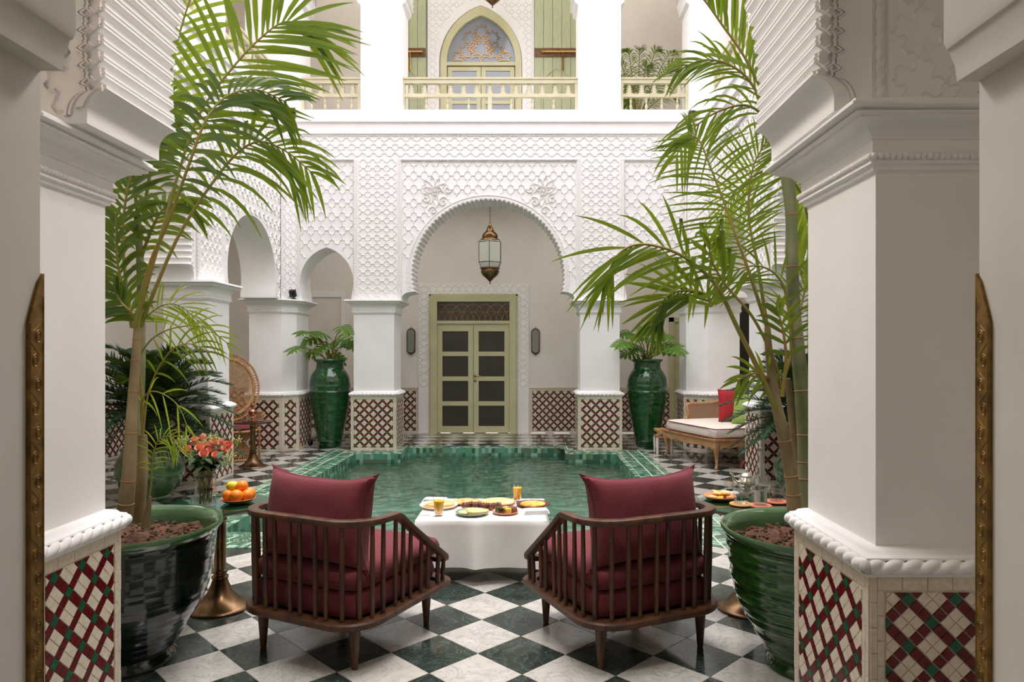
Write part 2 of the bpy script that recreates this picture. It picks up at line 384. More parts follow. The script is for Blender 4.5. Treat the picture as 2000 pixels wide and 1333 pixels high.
# outer shell
XL, XR, YB = -5.7, 4.7, 12.6
H1, F2, H2, ROOF = 4.08, 5.0, 8.75, 9.1
sbox('wall_back', XL, XR, YB, YB+0.3, 0, ROOF)
sbox('wall_left', XL-0.3, XL, 0.8, YB+0.3, 0, ROOF)
sbox('wall_right', XR, XR+0.3, 0.8, YB+0.3, 0, ROOF)
# doorway wall the camera looks through
JL, JR, JY0, JY1 = -0.918, 0.846, 0.85, 1.30
fw = MB(); fw.box(XL, JL, JY0, JY1, 0, ROOF); fw.box(JR, XR, JY0, JY1, 0, ROOF); fw.box(JL, JR, JY0, JY1, 3.3, ROOF)
struct(fw.build('wall_front', M['jamb'], fix=False))
rm = MB(); rm.box(-2.6, 2.6, -3.3, -3.1, 0, 3.6); rm.box(-2.8, -2.6, -3.3, JY0, 0, 3.6); rm.box(2.6, 2.8, -3.3, JY0, 0, 3.6)
struct(rm.build('wall_rear', M['wall'], fix=False))
sbox('ceiling_rear', -2.8, 2.8, -3.3, JY0, 3.5, 3.6, 'ceiling')
# courtyard lines
CXL, CXR, CY0, CY1 = -3.64, 2.63, 2.06, 10.41
TH = 0.5
for k, (z0, z1) in enumerate(((H1, F2), (H2, ROOF))):
    b = MB()
    b.box(XL, XR, CY1+0.1, YB, z0, z1); b.box(XL, XR, JY1, CY0+0.4, z0, z1)
    b.box(XL, CXL-0.1, CY0+0.4, CY1+0.1, z0, z1); b.box(CXR+0.1, XR, CY0+0.4, CY1+0.1, z0, z1)
    struct(b.build('ceiling', M['ceiling'], fix=False))

# ------------------------------------------------------------------ floor tiles
def clip_poly(poly, u0, u1, v0, v1):
    def cut(ps, inside, inter):
        out = []
        for i in range(len(ps)):
            a, b = ps[i-1], ps[i]
            ia, ib = inside(a), inside(b)
            if ia != ib: out.append(inter(a, b))
            if ib: out.append(b)
        return out
    def lx(c): return lambda a, b: (c, a[1]+(b[1]-a[1])*(c-a[0])/(b[0]-a[0]))
    def ly(c): return lambda a, b: (a[0]+(b[0]-a[0])*(c-a[1])/(b[1]-a[1]), c)
    for ins, it in ((lambda p: p[0] >= u0, lx(u0)), (lambda p: p[0] <= u1, lx(u1)), (lambda p: p[1] >= v0, ly(v0)), (lambda p: p[1] <= v1, ly(v1))):
        poly = cut(poly, ins, it)
        if len(poly) < 3: return []
    return poly
def parea(p): return abs(sum(p[i-1][0]*p[i][1]-p[i][0]*p[i-1][1] for i in range(len(p))))/2
def prism(mb, poly, map_, w0, w1, mi=0, bev=0.0):
    """raised piece: top polygon a little smaller than its foot"""
    cx = sum(p[0] for p in poly)/len(poly); cy_ = sum(p[1] for p in poly)/len(poly)
    top = poly
    if bev:
        top = []
        for p in poly:
            dx, dy = cx-p[0], cy_-p[1]; L = math.hypot(dx, dy) or 1
            top.append((p[0]+dx/L*bev, p[1]+dy/L*bev))
    n = len(mb.v); k = len(poly)
    mb.v += [tuple(map_(p[0], p[1], w0)) for p in poly]+[tuple(map_(p[0], p[1], w1)) for p in top]
    mb.f.append(tuple(n+k+i for i in range(k))); mb.m.append(mi)
    for i in range(k):
        j = (i+1) % k; mb.f.append((n+i, n+j, n+k+j, n+k+i)); mb.m.append(mi)
def emit(pieces, parent, name, mats, limit, stuff_name, map_, w0, w1, bev=0.0015, jit=0.0):
    """pieces: (sortkey, poly, material index); the nearest become objects, the rest one part"""
    pieces.sort(key=lambda p: p[0]); rest = MB()
    for i, (k_, poly, mi) in enumerate(pieces):
        dz = random.uniform(-jit, jit)
        if i < limit:
            cx = sum(p[0] for p in poly)/len(poly); cy_ = sum(p[1] for p in poly)/len(poly)
            c = Vector(map_(cx, cy_, w0)); b = MB()
            prism(b, poly, lambda u, v, w_: Vector(map_(u, v, w_))-c, w0, w1+dz, 0, bev)
            o = b.build(name, mats[mi], parent, fix=True); o.location = c
        else: prism(rest, poly, map_, w0, w1+dz, mi, bev)
    if rest.v:
        o = rest.build(stuff_name, mats, parent, fix=False); o['kind'] = 'stuff'
    return pieces
# pool outlines
PX0, PX1, PY0, PY1 = -2.50, 1.25, 5.60, 9.93        # water
NX0, NX1, NY1 = -1.845, 0.53, 10.57                   # niche between the piers
BX0, BX1, BY0, BY1 = -2.95, 1.70, 5.15, 10.36
floor = struct(empty('floor'), 'black and white diagonal marble floor')
fb = MB()
for (x0, x1, y0, y1) in ((XL, BX0+0.1, JY0-4, YB), (BX1-0.1, XR, JY0-4, YB), (BX0+0.1, BX1-0.1, JY0-4, BY0+0.1), (BX0+0.1, NX0-0.12, BY1-0.1, YB), (NX1+0.12, BX1-0.1, BY1-0.1, YB), (NX0-0.12, NX1+0.12, 10.80, YB)):
    fb.box(x0, x1, y0, y1, -0.06, -0.003)
fb.build('grout_bed', M['grout'], floor, fix=False)
ca, ra = Vector((-0.010, 0.4243)), Vector((0.4225, -0.012)); o0 = Vector((-0.277, 4.623))
e1, e2 = (ca+ra)/2, (ra-ca)/2
pieces = []
for i in range(-40, 41):
    for j in range(-40, 41):
        c = o0+e1*i+e2*j+(e1+e2)/2
        if not (XL < c.x < XR and -3 < c.y < YB): continue
        if BX0+0.2 < c.x < BX1-0.2 and BY0+0.2 < c.y < BY1-0.18: continue
        if NX0-0.1 < c.x < NX1+0.1 and BY1-0.3 < c.y < 10.82: continue
        g = 0.992
        poly = [tuple(c+(s*e1+t*e2)*0.5*g) for s, t in ((-1, -1), (1, -1), (1, 1), (-1, 1))]
        vis = (c.y > 2.6 and abs(c.x/c.y+0.05) < 0.62)
        pieces.append((c.y if vis else 50+c.length, poly, (i+j) % 2))
# colour: the tile whose left and right corners touch the anchor row is white below the table
emit(pieces, floor, 'tile', [M['marble_green'], M['marble_white']], 300, 'tiles', lambda u, v, w_: (u, v, w_), -0.02, 0.0, 0.0008, 0.0003)

# ------------------------------------------------------------------ zellige dado panels
def zellige(parent, map_, L, H, limit=0, u_ph=0.0, v_ph=0.0, u=0.0321, edge=0.045, key=lambda u_, v_: 0, thick=0.004):
    """diagonal lattice of red squares with green crossings around cream diamonds, cream border strips"""
    mats = [M['z_cream'], M['z_red'], M['z_green'], M['z_bord']]
    out = []
    bk = MB(); prism(bk, [(0, 0), (L, 0), (L, H), (0, H)], map_, -0.004, 0.0006, 0)
    bk.build('grout_bed', M['grout'], parent, fix=False)
    r = 1/math.sqrt(2); U0, U1, V0, V1 = edge, L-edge, edge*0.9, H-edge
    n = int((L+H)/u/r)+4
    for i in range(-n, n):
        for j in range(-n, n):
            a, b = i % 3, j % 3
            if a == 0 and b == 0: mi = 2
            elif a == 0 or b == 0: mi = 1
            else: mi = 0
            cs = []
            g = 0.035
            for s, t in ((g, g), (1-g, g), (1-g, 1-g), (g, 1-g)):
                p, q = (i+s)*u, (j+t)*u
                cs.append(((p-q)*r+L/2+u_ph, (p+q)*r+V0+v_ph))
            cs = clip_poly(cs, U0, U1, V0, V1)
            if not cs or parea(cs) < u*u*0.06: continue
            cx = sum(c[0] for c in cs)/len(cs); cy_ = sum(c[1] for c in cs)/len(cs)
            out.append((key(cx, cy_), cs, mi))
    # borders
    e = edge*0.86
    def strip(u0, u1, v0, v1, vert):
        Ls = (v1-v0) if vert else (u1-u0); k = max(1, round(Ls/0.075))
        for q in range(k):
            a0, a1 = q/k*Ls+0.0006, (q+1)/k*Ls-0.0006
            pl = [(u0, v0+a0), (u1, v0+a0), (u1, v0+a1), (u0, v0+a1)] if vert else [(u0+a0, v0), (u0+a1, v0), (u0+a1, v1), (u0+a0, v1)]
            out.append((key((pl[0][0]+pl[2][0])/2, (pl[0][1]+pl[2][1])/2), pl, 3))
    strip(0.001, e*0.5, 0, H, True); strip(e*0.52, e, e, H-e, True); strip(L-e*0.5, L-0.001, 0, H, True); strip(L-e, L-e*0.52, e, H-e, True)
    strip(e*0.52, L-e*0.52, H-e, H-0.001, False); strip(e*0.52, L-e*0.52, 0.001, e*0.9, False)
    emit(out, parent, 'tile', mats, limit, 'tiles', map_, 0.0, thick, 0.0006, 0.0006 if limit else 0.0003)

def offset_poly(plan, o):
    n = len(plan); res = []
    for i in range(n):
        p0, p1, p2 = Vector(plan[i-1]), Vector(plan[i]), Vector(plan[(i+1) % n])
        a = (p1-p0).normalized(); b = (p2-p1).normalized()
        na, nb = Vector((a.y, -a.x)), Vector((b.y, -b.x))
        m_ = (na+nb); m_ /= (1+na.dot(nb)); res.append(p1+m_*o)
    return res
def sweep(mb, plan, prof, cap=True, mi=0):     # plan counter-clockwise
    rows = []
    for o, z in prof: rows.append([(q.x, q.y, z) for q in offset_poly(plan, o)])
    mb.rows(rows, True, mi)
    if cap:
        mb.poly(list(reversed(rows[0])), mi); mb.poly(rows[-1], mi)
def rope_seg(mb, a, b, r, pitch, seg=8, amp=0.22, per=6, hand=1):
    a, b = Vector(a), Vector(b); L = (b-a).length; n = max(6, int(L/pitch*per)); t = (b-a)/L
    up = Vector((0, 0, 1)) if abs(t.z) < 0.9 else Vector((0, 1, 0))
    s = t.cross(up).normalized(); up = s.cross(t)
    rows = []
    for i in range(n+1):
        d = L*i/n; row = []
        for j in range(seg):
            th = 2*PI*j/seg; rr = r*(1-amp*1.6+amp*2.6*abs(math.cos((th*2.0-2*PI*d/pitch)/2))**0.6)
            row.append(a+t*d+s*(rr*math.cos(th))+up*(rr*math.sin(th)))
        rows.append(row)
    mb.rows(rows, True)
def beads(mb, a, b, r, pitch):
    a, b = Vector(a), Vector(b); n = max(2, int((b-a).length/pitch))
    for i in range(n): mb.sphere(a.lerp(b, (i+0.5)/n), r, 7, 4)
def pier(name, plan, dado_top, cap_bottom, cap_top, faces, label=None, fine=False, limits=None):
    """plan: outline of the tiled base, counter-clockwise; faces: indexes of sides with visible tiles"""
    root = struct(empty(name, (0, 0, 0)), label)
    c = MB(); sweep(c, plan, [(-0.004, 0.0), (-0.004, dado_top)]); c.build('core', M['grout'], root, fix=False)
    for k in faces:
        p, q = Vector(plan[k]), Vector(plan[(k+1) % len(plan)]); d = (q-p); L = d.length; d /= L; nrm = Vector((d.y, -d.x))
        lim = (limits or {}).get(k, 0)
        key = (lambda uu, vv, p=p, d=d: (p+d*uu).length*1.0-vv*0.3)
        zellige(root, (lambda uu, vv, ww, p=p, d=d, nrm=nrm: (p.x+d.x*uu+nrm.x*ww, p.y+d.y*uu+nrm.y*ww, vv)), L, dado_top-0.002, lim, key=key)
    rz = dado_top
    m1 = MB(); sweep(m1, plan, [(-0.03, rz-0.002), (0.012, rz), (0.016, rz+0.008), (0.012, rz+0.014), (0.004, rz+0.018), (0.004, rz+0.044), (0.018, rz+0.05), (0.016, rz+0.056), (0.0, rz+0.062), (-0.006, rz+0.070), (-0.026, rz+0.078), (-0.034, rz+0.078)])
    m1.build('moulding', M['plaster'], root, 35, fix=False)
    m2 = MB(); op = offset_poly(plan, 0.014)
    for k in range(len(plan)):
        if k in faces: rope_seg(m2, (op[k].x, op[k].y, rz+0.031), (op[(k+1) % len(plan)].x, op[(k+1) % len(plan)].y, rz+0.031), 0.0185, 0.055 if fine else 0.06, 20 if fine else 8, 0.22, 14 if fine else 6)
    for k in faces:
        for q in (op[k], op[(k+1) % len(plan)]): m2.sphere((q.x, q.y, rz+0.031), 0.0205, 14, 10)
    m2.build('rope_moulding', M['plaster'], root, 50, fix=False)
    sh = MB(); sweep(sh, plan, [(-0.034, rz+0.07), (-0.034, cap_bottom+0.01)]); sh.build('shaft', M['plaster'], root, fix=False)
    cp = MB(); z0, h = cap_bottom, cap_top-cap_bottom
    prof = [(-0.034, 0), (-0.022, 0.03), (-0.02, 0.10), (-0.008, 0.12), (-0.012, 0.2), (-0.02, 0.27), (-0.016, 0.28), (-0.016, 0.50), (-0.010, 0.52), (-0.010, 0.54), (0.0, 0.60), (0.02, 0.70), (0.044, 0.745), (0.052, 0.75), (0.052, 0.785), (0.060, 0.79), (0.068, 0.81), (0.068, 0.83), (0.060, 0.84), (0.066, 0.87), (0.090, 0.89), (0.090, 0.935), (0.078, 0.94), (0.078, 1.0), (-0.03, 1.0)]
    sweep(cp, plan, [(o, z0+h*t) for o, t in prof]); cp.build('capital', M['plaster'], root, 40, fix=False)
    if fine or fine is None:
        bd = MB(); op = offset_poly(plan, -0.008); zz = z0+h*0.235
        for k in faces:
            a, b = op[k], op[(k+1) % len(plan)]
            beads(bd, (a.x, a.y, zz), (b.x, b.y, zz), 0.0105 if fine else 0.008, 0.0175 if fine else 0.03)
        bd.build('bead_moulding', M['plaster'], root, 60, fix=False)
    return root
# near pillars
pier('pillar', [(0.985, 2.0), (1.75, 2.0), (1.75, 2.56), (0.985, 2.56)], 0.81, 1.985, 2.165, [0, 3], 'near white pillar on red, cream and green tiled base beside the right glazed pot', True, {3: 150, 0: 150})
pier('pillar', [(-2.2, 2.10), (-1.5, 2.10), (-1.5, 2.54), (-2.2, 2.54)], 0.81, 1.985, 2.165, [0, 1], 'near white pillar on tiled base beside the left glazed pot', True, {1: 300})
# facade piers
CB, CT = 2.04, 2.255
pier('pillar', [(-2.67, 10.38), (-1.994, 10.38), (-1.994, 11.0), (-2.67, 11.0)], 0.805, CB, CT, [0, 1], 'white pier on tiled base at the far end of the pool, left of the lantern arch', None)
pier('pillar', [(0.739, 10.38), (1.40, 10.38), (1.40, 11.0), (0.739, 11.0)], 0.805, CB, CT, [0, 3], 'white pier on tiled base at the far end of the pool, right of the lantern arch', None)
pier('pillar', [(-4.17, 10.2), (-3.64, 10.2), (-3.46, 10.40), (-3.46, 11.0), (-4.17, 11.0)], 0.805, CB, CT, [0, 1, 2], 'corner pier behind the peacock chair table', None)
pier('pillar', [(2.35, 10.48), (2.63, 10.2), (3.15, 10.2), (3.15, 11.0), (2.35, 11.0)], 0.805, CB, CT, [0, 1, 4], 'corner pier behind the daybed', None)
# side piers
LX, RX = -3.52, 2.58
pier('pillar', [(-4.08, 7.63), (LX, 7.63), (LX, 8.24), (-4.08, 8.24)], 0.805, CB, CT, [0, 1], 'left side pier behind the cycad', None)
pier('pillar', [(RX, 7.70), (3.14, 7.70), (3.14, 8.25), (RX, 8.25)], 0.805, CB, CT, [0, 3], 'right side pier in front of the daybed', None)
pier('pillar', [(-4.08, 4.73), (LX, 4.73), (LX, 5.34), (-4.08, 5.34)], 0.805, CB, CT, [1], 'left side pier nearest the entrance', False)
pier('pillar', [(RX, 4.73), (3.14, 4.73), (3.14, 5.34), (RX, 5.34)], 0.805, CB, CT, [3], 'right side pier nearest the entrance', False)
# gallery wall dados
def dado(name, a, b, H=0.81, label=None):
    a, b = Vector(a), Vector(b); d = b-a; L = d.length; d /= L; nrm = Vector((d.y, -d.x))
    root = struct(empty(name), label)
    mp = lambda uu, vv, ww: (a.x+d.x*uu+nrm.x*(ww+0.006), a.y+d.y*uu+nrm.y*(ww+0.006), vv)
    zellige(root, mp, L, H, 0)
    t = MB(); prism(t, [(0, H), (L, H), (L, H+0.022), (0, H+0.022)], mp, -0.006, 0.014); t.build('cap_strip', M['z_bord'], root, fix=False)
dado('trim_1', (XL, YB), (-2.01, YB)); dado('trim_2', (0.02, YB), (XR, YB))
dado('trim_3', (XL, 1.3), (XL, YB)); dado('trim_4', (XR, YB), (XR, 1.3))

# ================================================================== ARCADED WALLS
def arch_round(uc, v0, hw, vc, R, a0=-14, lobes=60, amp=0.022, sub=5):
    pts = [(uc+hw, v0), (uc+hw, v0+0.035)]
    a = math.radians(a0); s0 = (uc+R*math.cos(a), vc+R*math.sin(a))
    b0 = (uc+hw, v0+0.035)
    for k in range(1, 7):                      # cove under the first lobe
        t = k/7; th = t*PI/2
        pts.append((b0[0]+(s0[0]-b0[0])*(1-math.cos(th)) if True else 0, b0[1]+(s0[1]-b0[1])*math.sin(th)))
    tot = PI-2*a
    for i in range(lobes):
        for q in range(sub):
            f = q/sub; th = a+tot*(i+f)/lobes
            r = R+amp*(math.sin(PI*f)**0.75 if sub != 8 else (0, .18, .06, .62, 1, .62, .06, .18)[q])
            pts.append((uc+r*math.cos(th), vc+r*math.sin(th)))
    pts.append((uc-R*math.cos(a), vc+R*math.sin(a)))
    mir = [(2*uc-p[0], p[1]) for p in reversed(pts[:8])]
    return pts+mir
def arch_pointed(uc, v0, h, vs_, apex, n=14):
    H = apex-vs_; s = H*H/h; r = (h+s)/2; c = r-h
    pts = [(uc+h-0.03, v0), (uc+h-0.03, v0+0.04)]
    th0 = -math.asin(min(0.9, (vs_-v0-0.10)/r))*0.75; th1 = math.acos(c/r)
    for i in range(n+1):
        th = th0+(th1-th0)*i/n; pts.append((uc-c+r*math.cos(th), vs_+r*math.sin(th)))
    return pts+[(2*uc-p[0], p[1]) for p in reversed(pts[:-1])]
def bay(mb, mp, u0, u1, v0, v1, prof, th, mi=0, w=0.0):
    uc = (prof[0][0]+prof[-1][0])/2; C = (uc, v0)
    outer = []
    for p in prof:
        dx, dy = p[0]-C[0], max(p[1]-C[1], 0.0)
        ts = []
        if dx > 1e-6: ts.append((u1-C[0])/dx)
        if dx < -1e-6: ts.append((u0-C[0])/dx)
        if dy > 1e-6: ts.append((v1-C[1])/dy)
        t = min(ts); outer.append([C[0]+dx*t, C[1]+dy*t])
    for cu in (u0, u1):
        i = min(range(len(outer)), key=lambda k: (outer[k][0]-cu)**2+(outer[k][1]-v1)**2); outer[i] = [cu, v1]
    for ww in (w, w-th):
        mb.rows([[mp(p[0], p[1], ww) for p in prof], [mp(p[0], p[1], ww) for p in outer]])
    mb.rows([[mp(p[0], p[1], w) for p in prof], [mp(p[0], p[1], w-th) for p in prof]])
    for a, b in ((u0, prof[-1][0]), (prof[0][0], u1)):
        if b-a > 0.01: mb.quad(mp(a, v0, w), mp(b, v0, w), mp(b, v0, w-th), mp(a, v0, w-th))
def pbox(mb, mp, u0, u1, v0, v1, w0, w1):
    c = [mp(u, v, w_) for w_ in (w0, w1) for v in (v0, v1) for u in (u0, u1)]; n = len(mb.v); mb.v += [tuple(q) for q in c]
    for f in ((0, 2, 3, 1), (4, 5, 7, 6), (0, 1, 5, 4), (2, 6, 7, 3), (0, 4, 6, 2), (1, 3, 7, 5)): mb.f.append(tuple(n+i for i in f)); mb.m.append(0)
def ribbon(mb, mp, line, half, w0, w1):
    """raised ridge with triangular section along a 2-D line"""
    n = len(line); L, R_, T = [], [], []
    for i in range(n):
        a = line[max(i-1, 0)]; b = line[min(i+1, n-1)]; dx, dy = b[0]-a[0], b[1]-a[1]; l = math.hypot(dx, dy) or 1
        nx, ny = -dy/l*half, dx/l*half; p = line[i]
        L.append(mp(p[0]+nx, p[1]+ny, w0)); R_.append(mp(p[0]-nx, p[1]-ny, w0)); T.append(mp(p[0], p[1], w1))
    mb.rows([L, T, R_])
def lattice(mb, mp, u0, u1, v0, v1, pu, pv, w=0.0, half=0.008, hgt=0.010, mask=None, amp=0.13, seg=6, star=False):
    nu, nv = max(1, round((u1-u0)/pu)), max(1, round((v1-v0)/pv)); pu, pv = (u1-u0)/nu, (v1-v0)/nv
    for i in range(nu):
        for j in range(nv):
            for (ax, ay, bx, by, sg) in ((0, .5, .5, 0, 1), (.5, 0, 1, .5, -1), (1, .5, .5, 1, 1), (.5, 1, 0, .5, -1)):
                mu, mv = u0+(i+(ax+bx)/2)*pu, v0+(j+(ay+by)/2)*pv
                if mask and not mask(mu, mv): continue
                line = []
                for k in range(seg+1):
                    t = k/seg; x, y = ax+(bx-ax)*t, ay+(by-ay)*t
                    if star:
                        o = amp*(1 if 0.2 < t < 0.8 else 0)*(1 if t < 0.5 else -1)*(1 if 0.26 < t < 0.74 else .5)
                    else: o = -0.95*amp*abs(math.sin(2*PI*t))
                    nx, ny = -(by-ay), (bx-ax)
                    line.append((u0+(i+x+nx*o*1.2)*pu, v0+(j+y+ny*o*1.2)*pv))
                ribbon(mb, mp, line, half, w, w+hgt)
def ring(mb, mp, uc, vc, r, a0, w, rr=0.014, n=90, pitch=0.05, r2=None):
    prev = None; rows = []
    a0 = math.radians(a0)
    for i in range(n*3+1):
        th = a0+(PI-2*a0)*i/(n*3); row = []
        for j in range(6):
            ph = 2*PI*j/6; q = rr*(0.8+0.4*abs(math.cos((ph-2*PI*i/3.0/1.5)/2)))
            R2 = r+q*math.cos(ph)
            row.append(mp(uc+R2*math.cos(th), vc+R2*math.sin(th), w+q*math.sin(ph)))
        rows.append(row)
    mb.rows(rows, True)
def lobeband(mb, mp, prof, uc, vc, d0, d1, w0, w1, v0):
    def off(p, d):
        dx, dy = p[0]-uc, p[1]-vc; l = math.hypot(dx, dy); return (p[0]+dx/l*d, p[1]+dy/l*d)
    pr = [p for p in prof if p[1] > v0]
    A = [off(p, d0) for p in pr]; B = [off(p, d1) for p in pr]
    mb.rows([[mp(p[0], p[1], w0) for p in A], [mp(p[0], p[1], w1) for p in A], [mp(p[0], p[1], w1) for p in B], [mp(p[0], p[1], w0) for p in B]])
def rope_line(mb, mp, a, b, r=0.014, pitch=0.045):
    rope_seg(mb, mp(*a), mp(*b), r, pitch, 6, 0.25, 4)
SP = 2.255        # springing height of the far arcades
def arcade(name, mp, umin, umax, bays, piers_, big, label, lat=True, th=TH, wall_top=F2+0.1):
    """bays: (u0,u1,kind,uc,extra) ; piers_: (u0,u1)"""
    root = struct(empty(name), label)
    wb, rl, rp_ = MB(), MB(), MB()
    PT = 4.366
    for (u0, u1, kind, uc, e) in bays:
        if kind == 'big':
            prof = arch_round(uc, SP, e['hw'], e['vc'], e['R'], -12, e.get('lobes', 58), 0.024)
            bay(wb, mp, u0, u1, SP, PT, prof, th, w=-0.025)
            if lat:
                lobeband(rl, mp, prof, uc, e['vc'], 0.012, 0.04, -0.025, -0.012, SP+0.12)
                ring(rl, mp, uc, e['vc'], e['R']+0.085, -10, -0.022, 0.013)
                Rm = e['R']+0.13
                def mask(u, v, uc=uc, vc=e['vc'], Rm=Rm, hw=e['hw']): return math.hypot(u-uc, v-vc) > Rm and not (abs(u-uc) < hw+0.05 and v < vc)
                lattice(rl, mp, u0+0.04, u1-0.04, SP+0.02, PT-0.03, 0.165, 0.21, -0.025, 0.009, 0.014, mask)
        else:
            prof = arch_pointed(uc, SP, e['h'], e['vs'], e['apex'])
            bay(wb, mp, u0, u1, SP, PT, prof, th, w=-0.025)
            if lat:
                def mask(u, v, uc=uc, e=e):
                    if abs(u-uc) > e['h']+0.06: return True
                    return v > e['vs'] and math.hypot((u-uc)/(e['h']+0.05), (v-e['vs'])/(e['apex']-e['vs']+0.07)) > 1.0
                lattice(rl, mp, u0+0.03, u1-0.03, SP+0.02, PT-0.03, 0.165, 0.21, -0.025, 0.009, 0.014, mask)
        if lat:
            for a, b in (((u0, SP), (u0, PT)), ((u1, SP), (u1, PT)), ((u0, PT), (u1, PT))):
                rope_line(rp_, mp, (a[0], a[1], 0.0), (b[0], b[1], 0.0), 0.015)
    for (u0, u1) in piers_:
        pbox(wb, mp, u0, u1, SP, PT, -th, 0.0)
        if lat:
            lattice(rl, mp, u0+0.06, u1-0.06, SP+0.02, PT, 0.128, 0.128, 0.0, 0.008, 0.012)
            rope_line(rp_, mp, (u0+0.035, SP, 0.0), (u0+0.035, PT, 0.0), 0.011); rope_line(rp_, mp, (u1-0.035, SP, 0.0), (u1-0.035, PT, 0.0), 0.011)
    pbox(wb, mp, umin, umax, PT, 4.77, -th, 0.0)
    if lat:
        lattice(rl, mp, umin+0.03, umax-0.03, PT+0.05, 4.69, 0.16, 0.16, 0.0, 0.009, 0.013)
        rope_line(rp_, mp, (umin, 4.73, 0.0), (umax, 4.73, 0.0), 0.018, 0.06)
    pbox(wb, mp, umin, umax, 4.77, 4.92, -th, 0.02); pbox(wb, mp, umin, umax, 4.92, wall_top, -th, 0.055)
    pbox(wb, mp, umin, umax, 4.745, 4.77, -th, 0.035)
    wb.build('plaster_wall', M['plaster'], root, 30, fix=False)
    if rl.v: rl.build('relief_lattice', M['relief'], root, fix=False)['kind'] = 'stuff'
    if rp_.v: rp_.build('rope_moulding', M['relief'], root, 60, fix=False)
    return root
mpF = lambda u, v, w_: (u, CY1-w_, v)                # far facade, faces the camera
mpL = lambda u, v, w_: (CXL+w_, u, v)                # left wall, faces +x
mpR = lambda u, v, w_: (CXR-w_, u, v)                # right wall
small = {'h': 0.405, 'vs': 2.52, 'apex': 3.05}
fac = arcade('wall_far_arcade', mpF, -3.50, 2.40,
       [(-3.47, -2.62, 's', -3.05, small), (-1.935, 0.735, 'big', -0.615, {'hw': 1.30, 'vc': 2.62, 'R': 1.13}), (1.42, 2.36, 's', 1.85, small)],
       [(-2.62, -1.935), (0.735, 1.42)], None, 'carved white plaster facade at the far end of the courtyard')
smallS = {'h': 0.80, 'vs': 2.50, 'apex': 3.28}
sides = [(5.34, 7.63, 'big', 6.485, {'hw': 1.10, 'vc': 2.62, 'R': 0.98, 'lobes': 50}), (8.24, 10.2, 's', 9.22, smallS), (2.56, 4.73, 's', 3.645, smallS)]
arcade('wall_left_arcade', mpL, 2.3, 10.24, sides, [(7.63, 8.24), (4.73, 5.34)], None, 'carved plaster wall on the left of the courtyard')
arcade('wall_right_arcade', mpR, 2.3, 10.18, sides, [(7.63, 8.24), (4.73, 5.34)], None, 'carved plaster wall on the right of the courtyard')
# chamfered inner corners
for nm, a, b in (('trim_5', (-3.64, 10.24), (-3.48, 10.41)), ('trim_6', (2.38, 10.41), (2.63, 10.16))):
    a, b = Vector(a), Vector(b); d = b-a; L = d.length; d /= L; nn = Vector((d.y, -d.x))
    mpc = lambda u, v, w_: (a.x+d.x*u+nn.x*w_, a.y+d.y*u+nn.y*w_, v)
    t = MB(); pbox(t, mpc, 0, L, SP, 5.1, -0.3, 0.0); r_ = struct(t.build(nm, M['plaster'], fix=False))
    q = MB(); lattice(q, mpc, 0.02, L-0.02, SP+0.02, 4.69, L/2, 0.128, 0.0, 0.007, 0.009); o = q.build('relief_lattice', M['relief'], r_, fix=False); o['kind'] = 'stuff'
# floral sprays carved beside the central arch
def spray(mb, mp, uc, vc, sg):
    def spiral(cx, cy_, r, t0, turns, s2):
        line = []
        for i in range(19):
            t = i/18; th = t0+s2*turns*2*PI*t; rr = r*(1-0.85*t); line.append((cx+rr*math.cos(th), cy_+rr*math.sin(th)))
        return line
    for cx, cy_, r, t0, s2 in ((0.02, 0.02, 0.10, 0, 1), (-0.13, -0.08, 0.08, 2, -1), (0.13, -0.13, 0.08, 1, 1), (-0.02, -0.26, 0.07, 3, -1), (0.20, 0.06, 0.06, 0, -1)):
        ribbon(mb, mp, [(uc+sg*(p[0]), vc+p[1]) for p in spiral(cx, cy_, r, t0, 1.2, s2)], 0.014, -0.025, 0.002)
    for ang, l in ((100, 0.26), (130, 0.24), (70, 0.22), (160, 0.18), (40, 0.2), (-80, 0.22)):
        a = math.radians(ang); base = (0.0, 0.02)
        for q in (-1, 1):
            line = []
            for i in range(9):
                t = i/8; o = q*0.04*math.sin(PI*t)
                line.append((uc+sg*(base[0]+l*t*math.cos(a)-o*math.sin(a)), vc+base[1]+l*t*math.sin(a)+o*math.cos(a)))
            ribbon(mb, mp, line, 0.010, -0.025, 0.0)
q = MB(); spray(q, mpF, -1.42, 3.86, 1); spray(q, mpF, 0.22, 3.86, -1)
o = q.build('floral_relief', M['relief'], fac, fix=False)

# near arcade, through which the photograph looks
def mpN(u, v, w_):
    yf = 2.085-0.048*(u+0.25)
    return (u, yf-w_ if w_ > -0.02 else yf+(-w_/0.5)*(2.555-yf), v)
root = struct(empty('wall_near_arcade'), 'near scalloped arch framing the courtyard')
wb, rl, rp_ = MB(), MB(), MB()
NC = -0.235; SPN = 2.165; NR = 1.075; NVC = 2.42
prof = arch_round(NC, SPN, 1.13, NVC, NR, -8, 72, 0.022, 8)
bay(wb, mpN, -1.53, 1.02, SPN, 4.3, prof, 0.5)
pbox(wb, mpN, 1.02, 2.9, SPN, 4.3, -0.5, 0.0); pbox(wb, mpN, -4.2, -1.53, SPN, 4.3, -0.5, 0.0); pbox(wb, mpN, -4.2, 3.2, 4.3, 5.1, -0.5, 0.0)
lobeband(rl, mpN, prof, NC, NVC, 0.010, 0.034, 0.0, 0.010, SPN+0.05)
for d in (0.048, 0.062): lobeband(rl, mpN, prof, NC, NVC, d, d+0.009, 0.0, 0.009, SPN+0.02)
pr2 = [p for p in prof if p[1] > SPN+0.14]
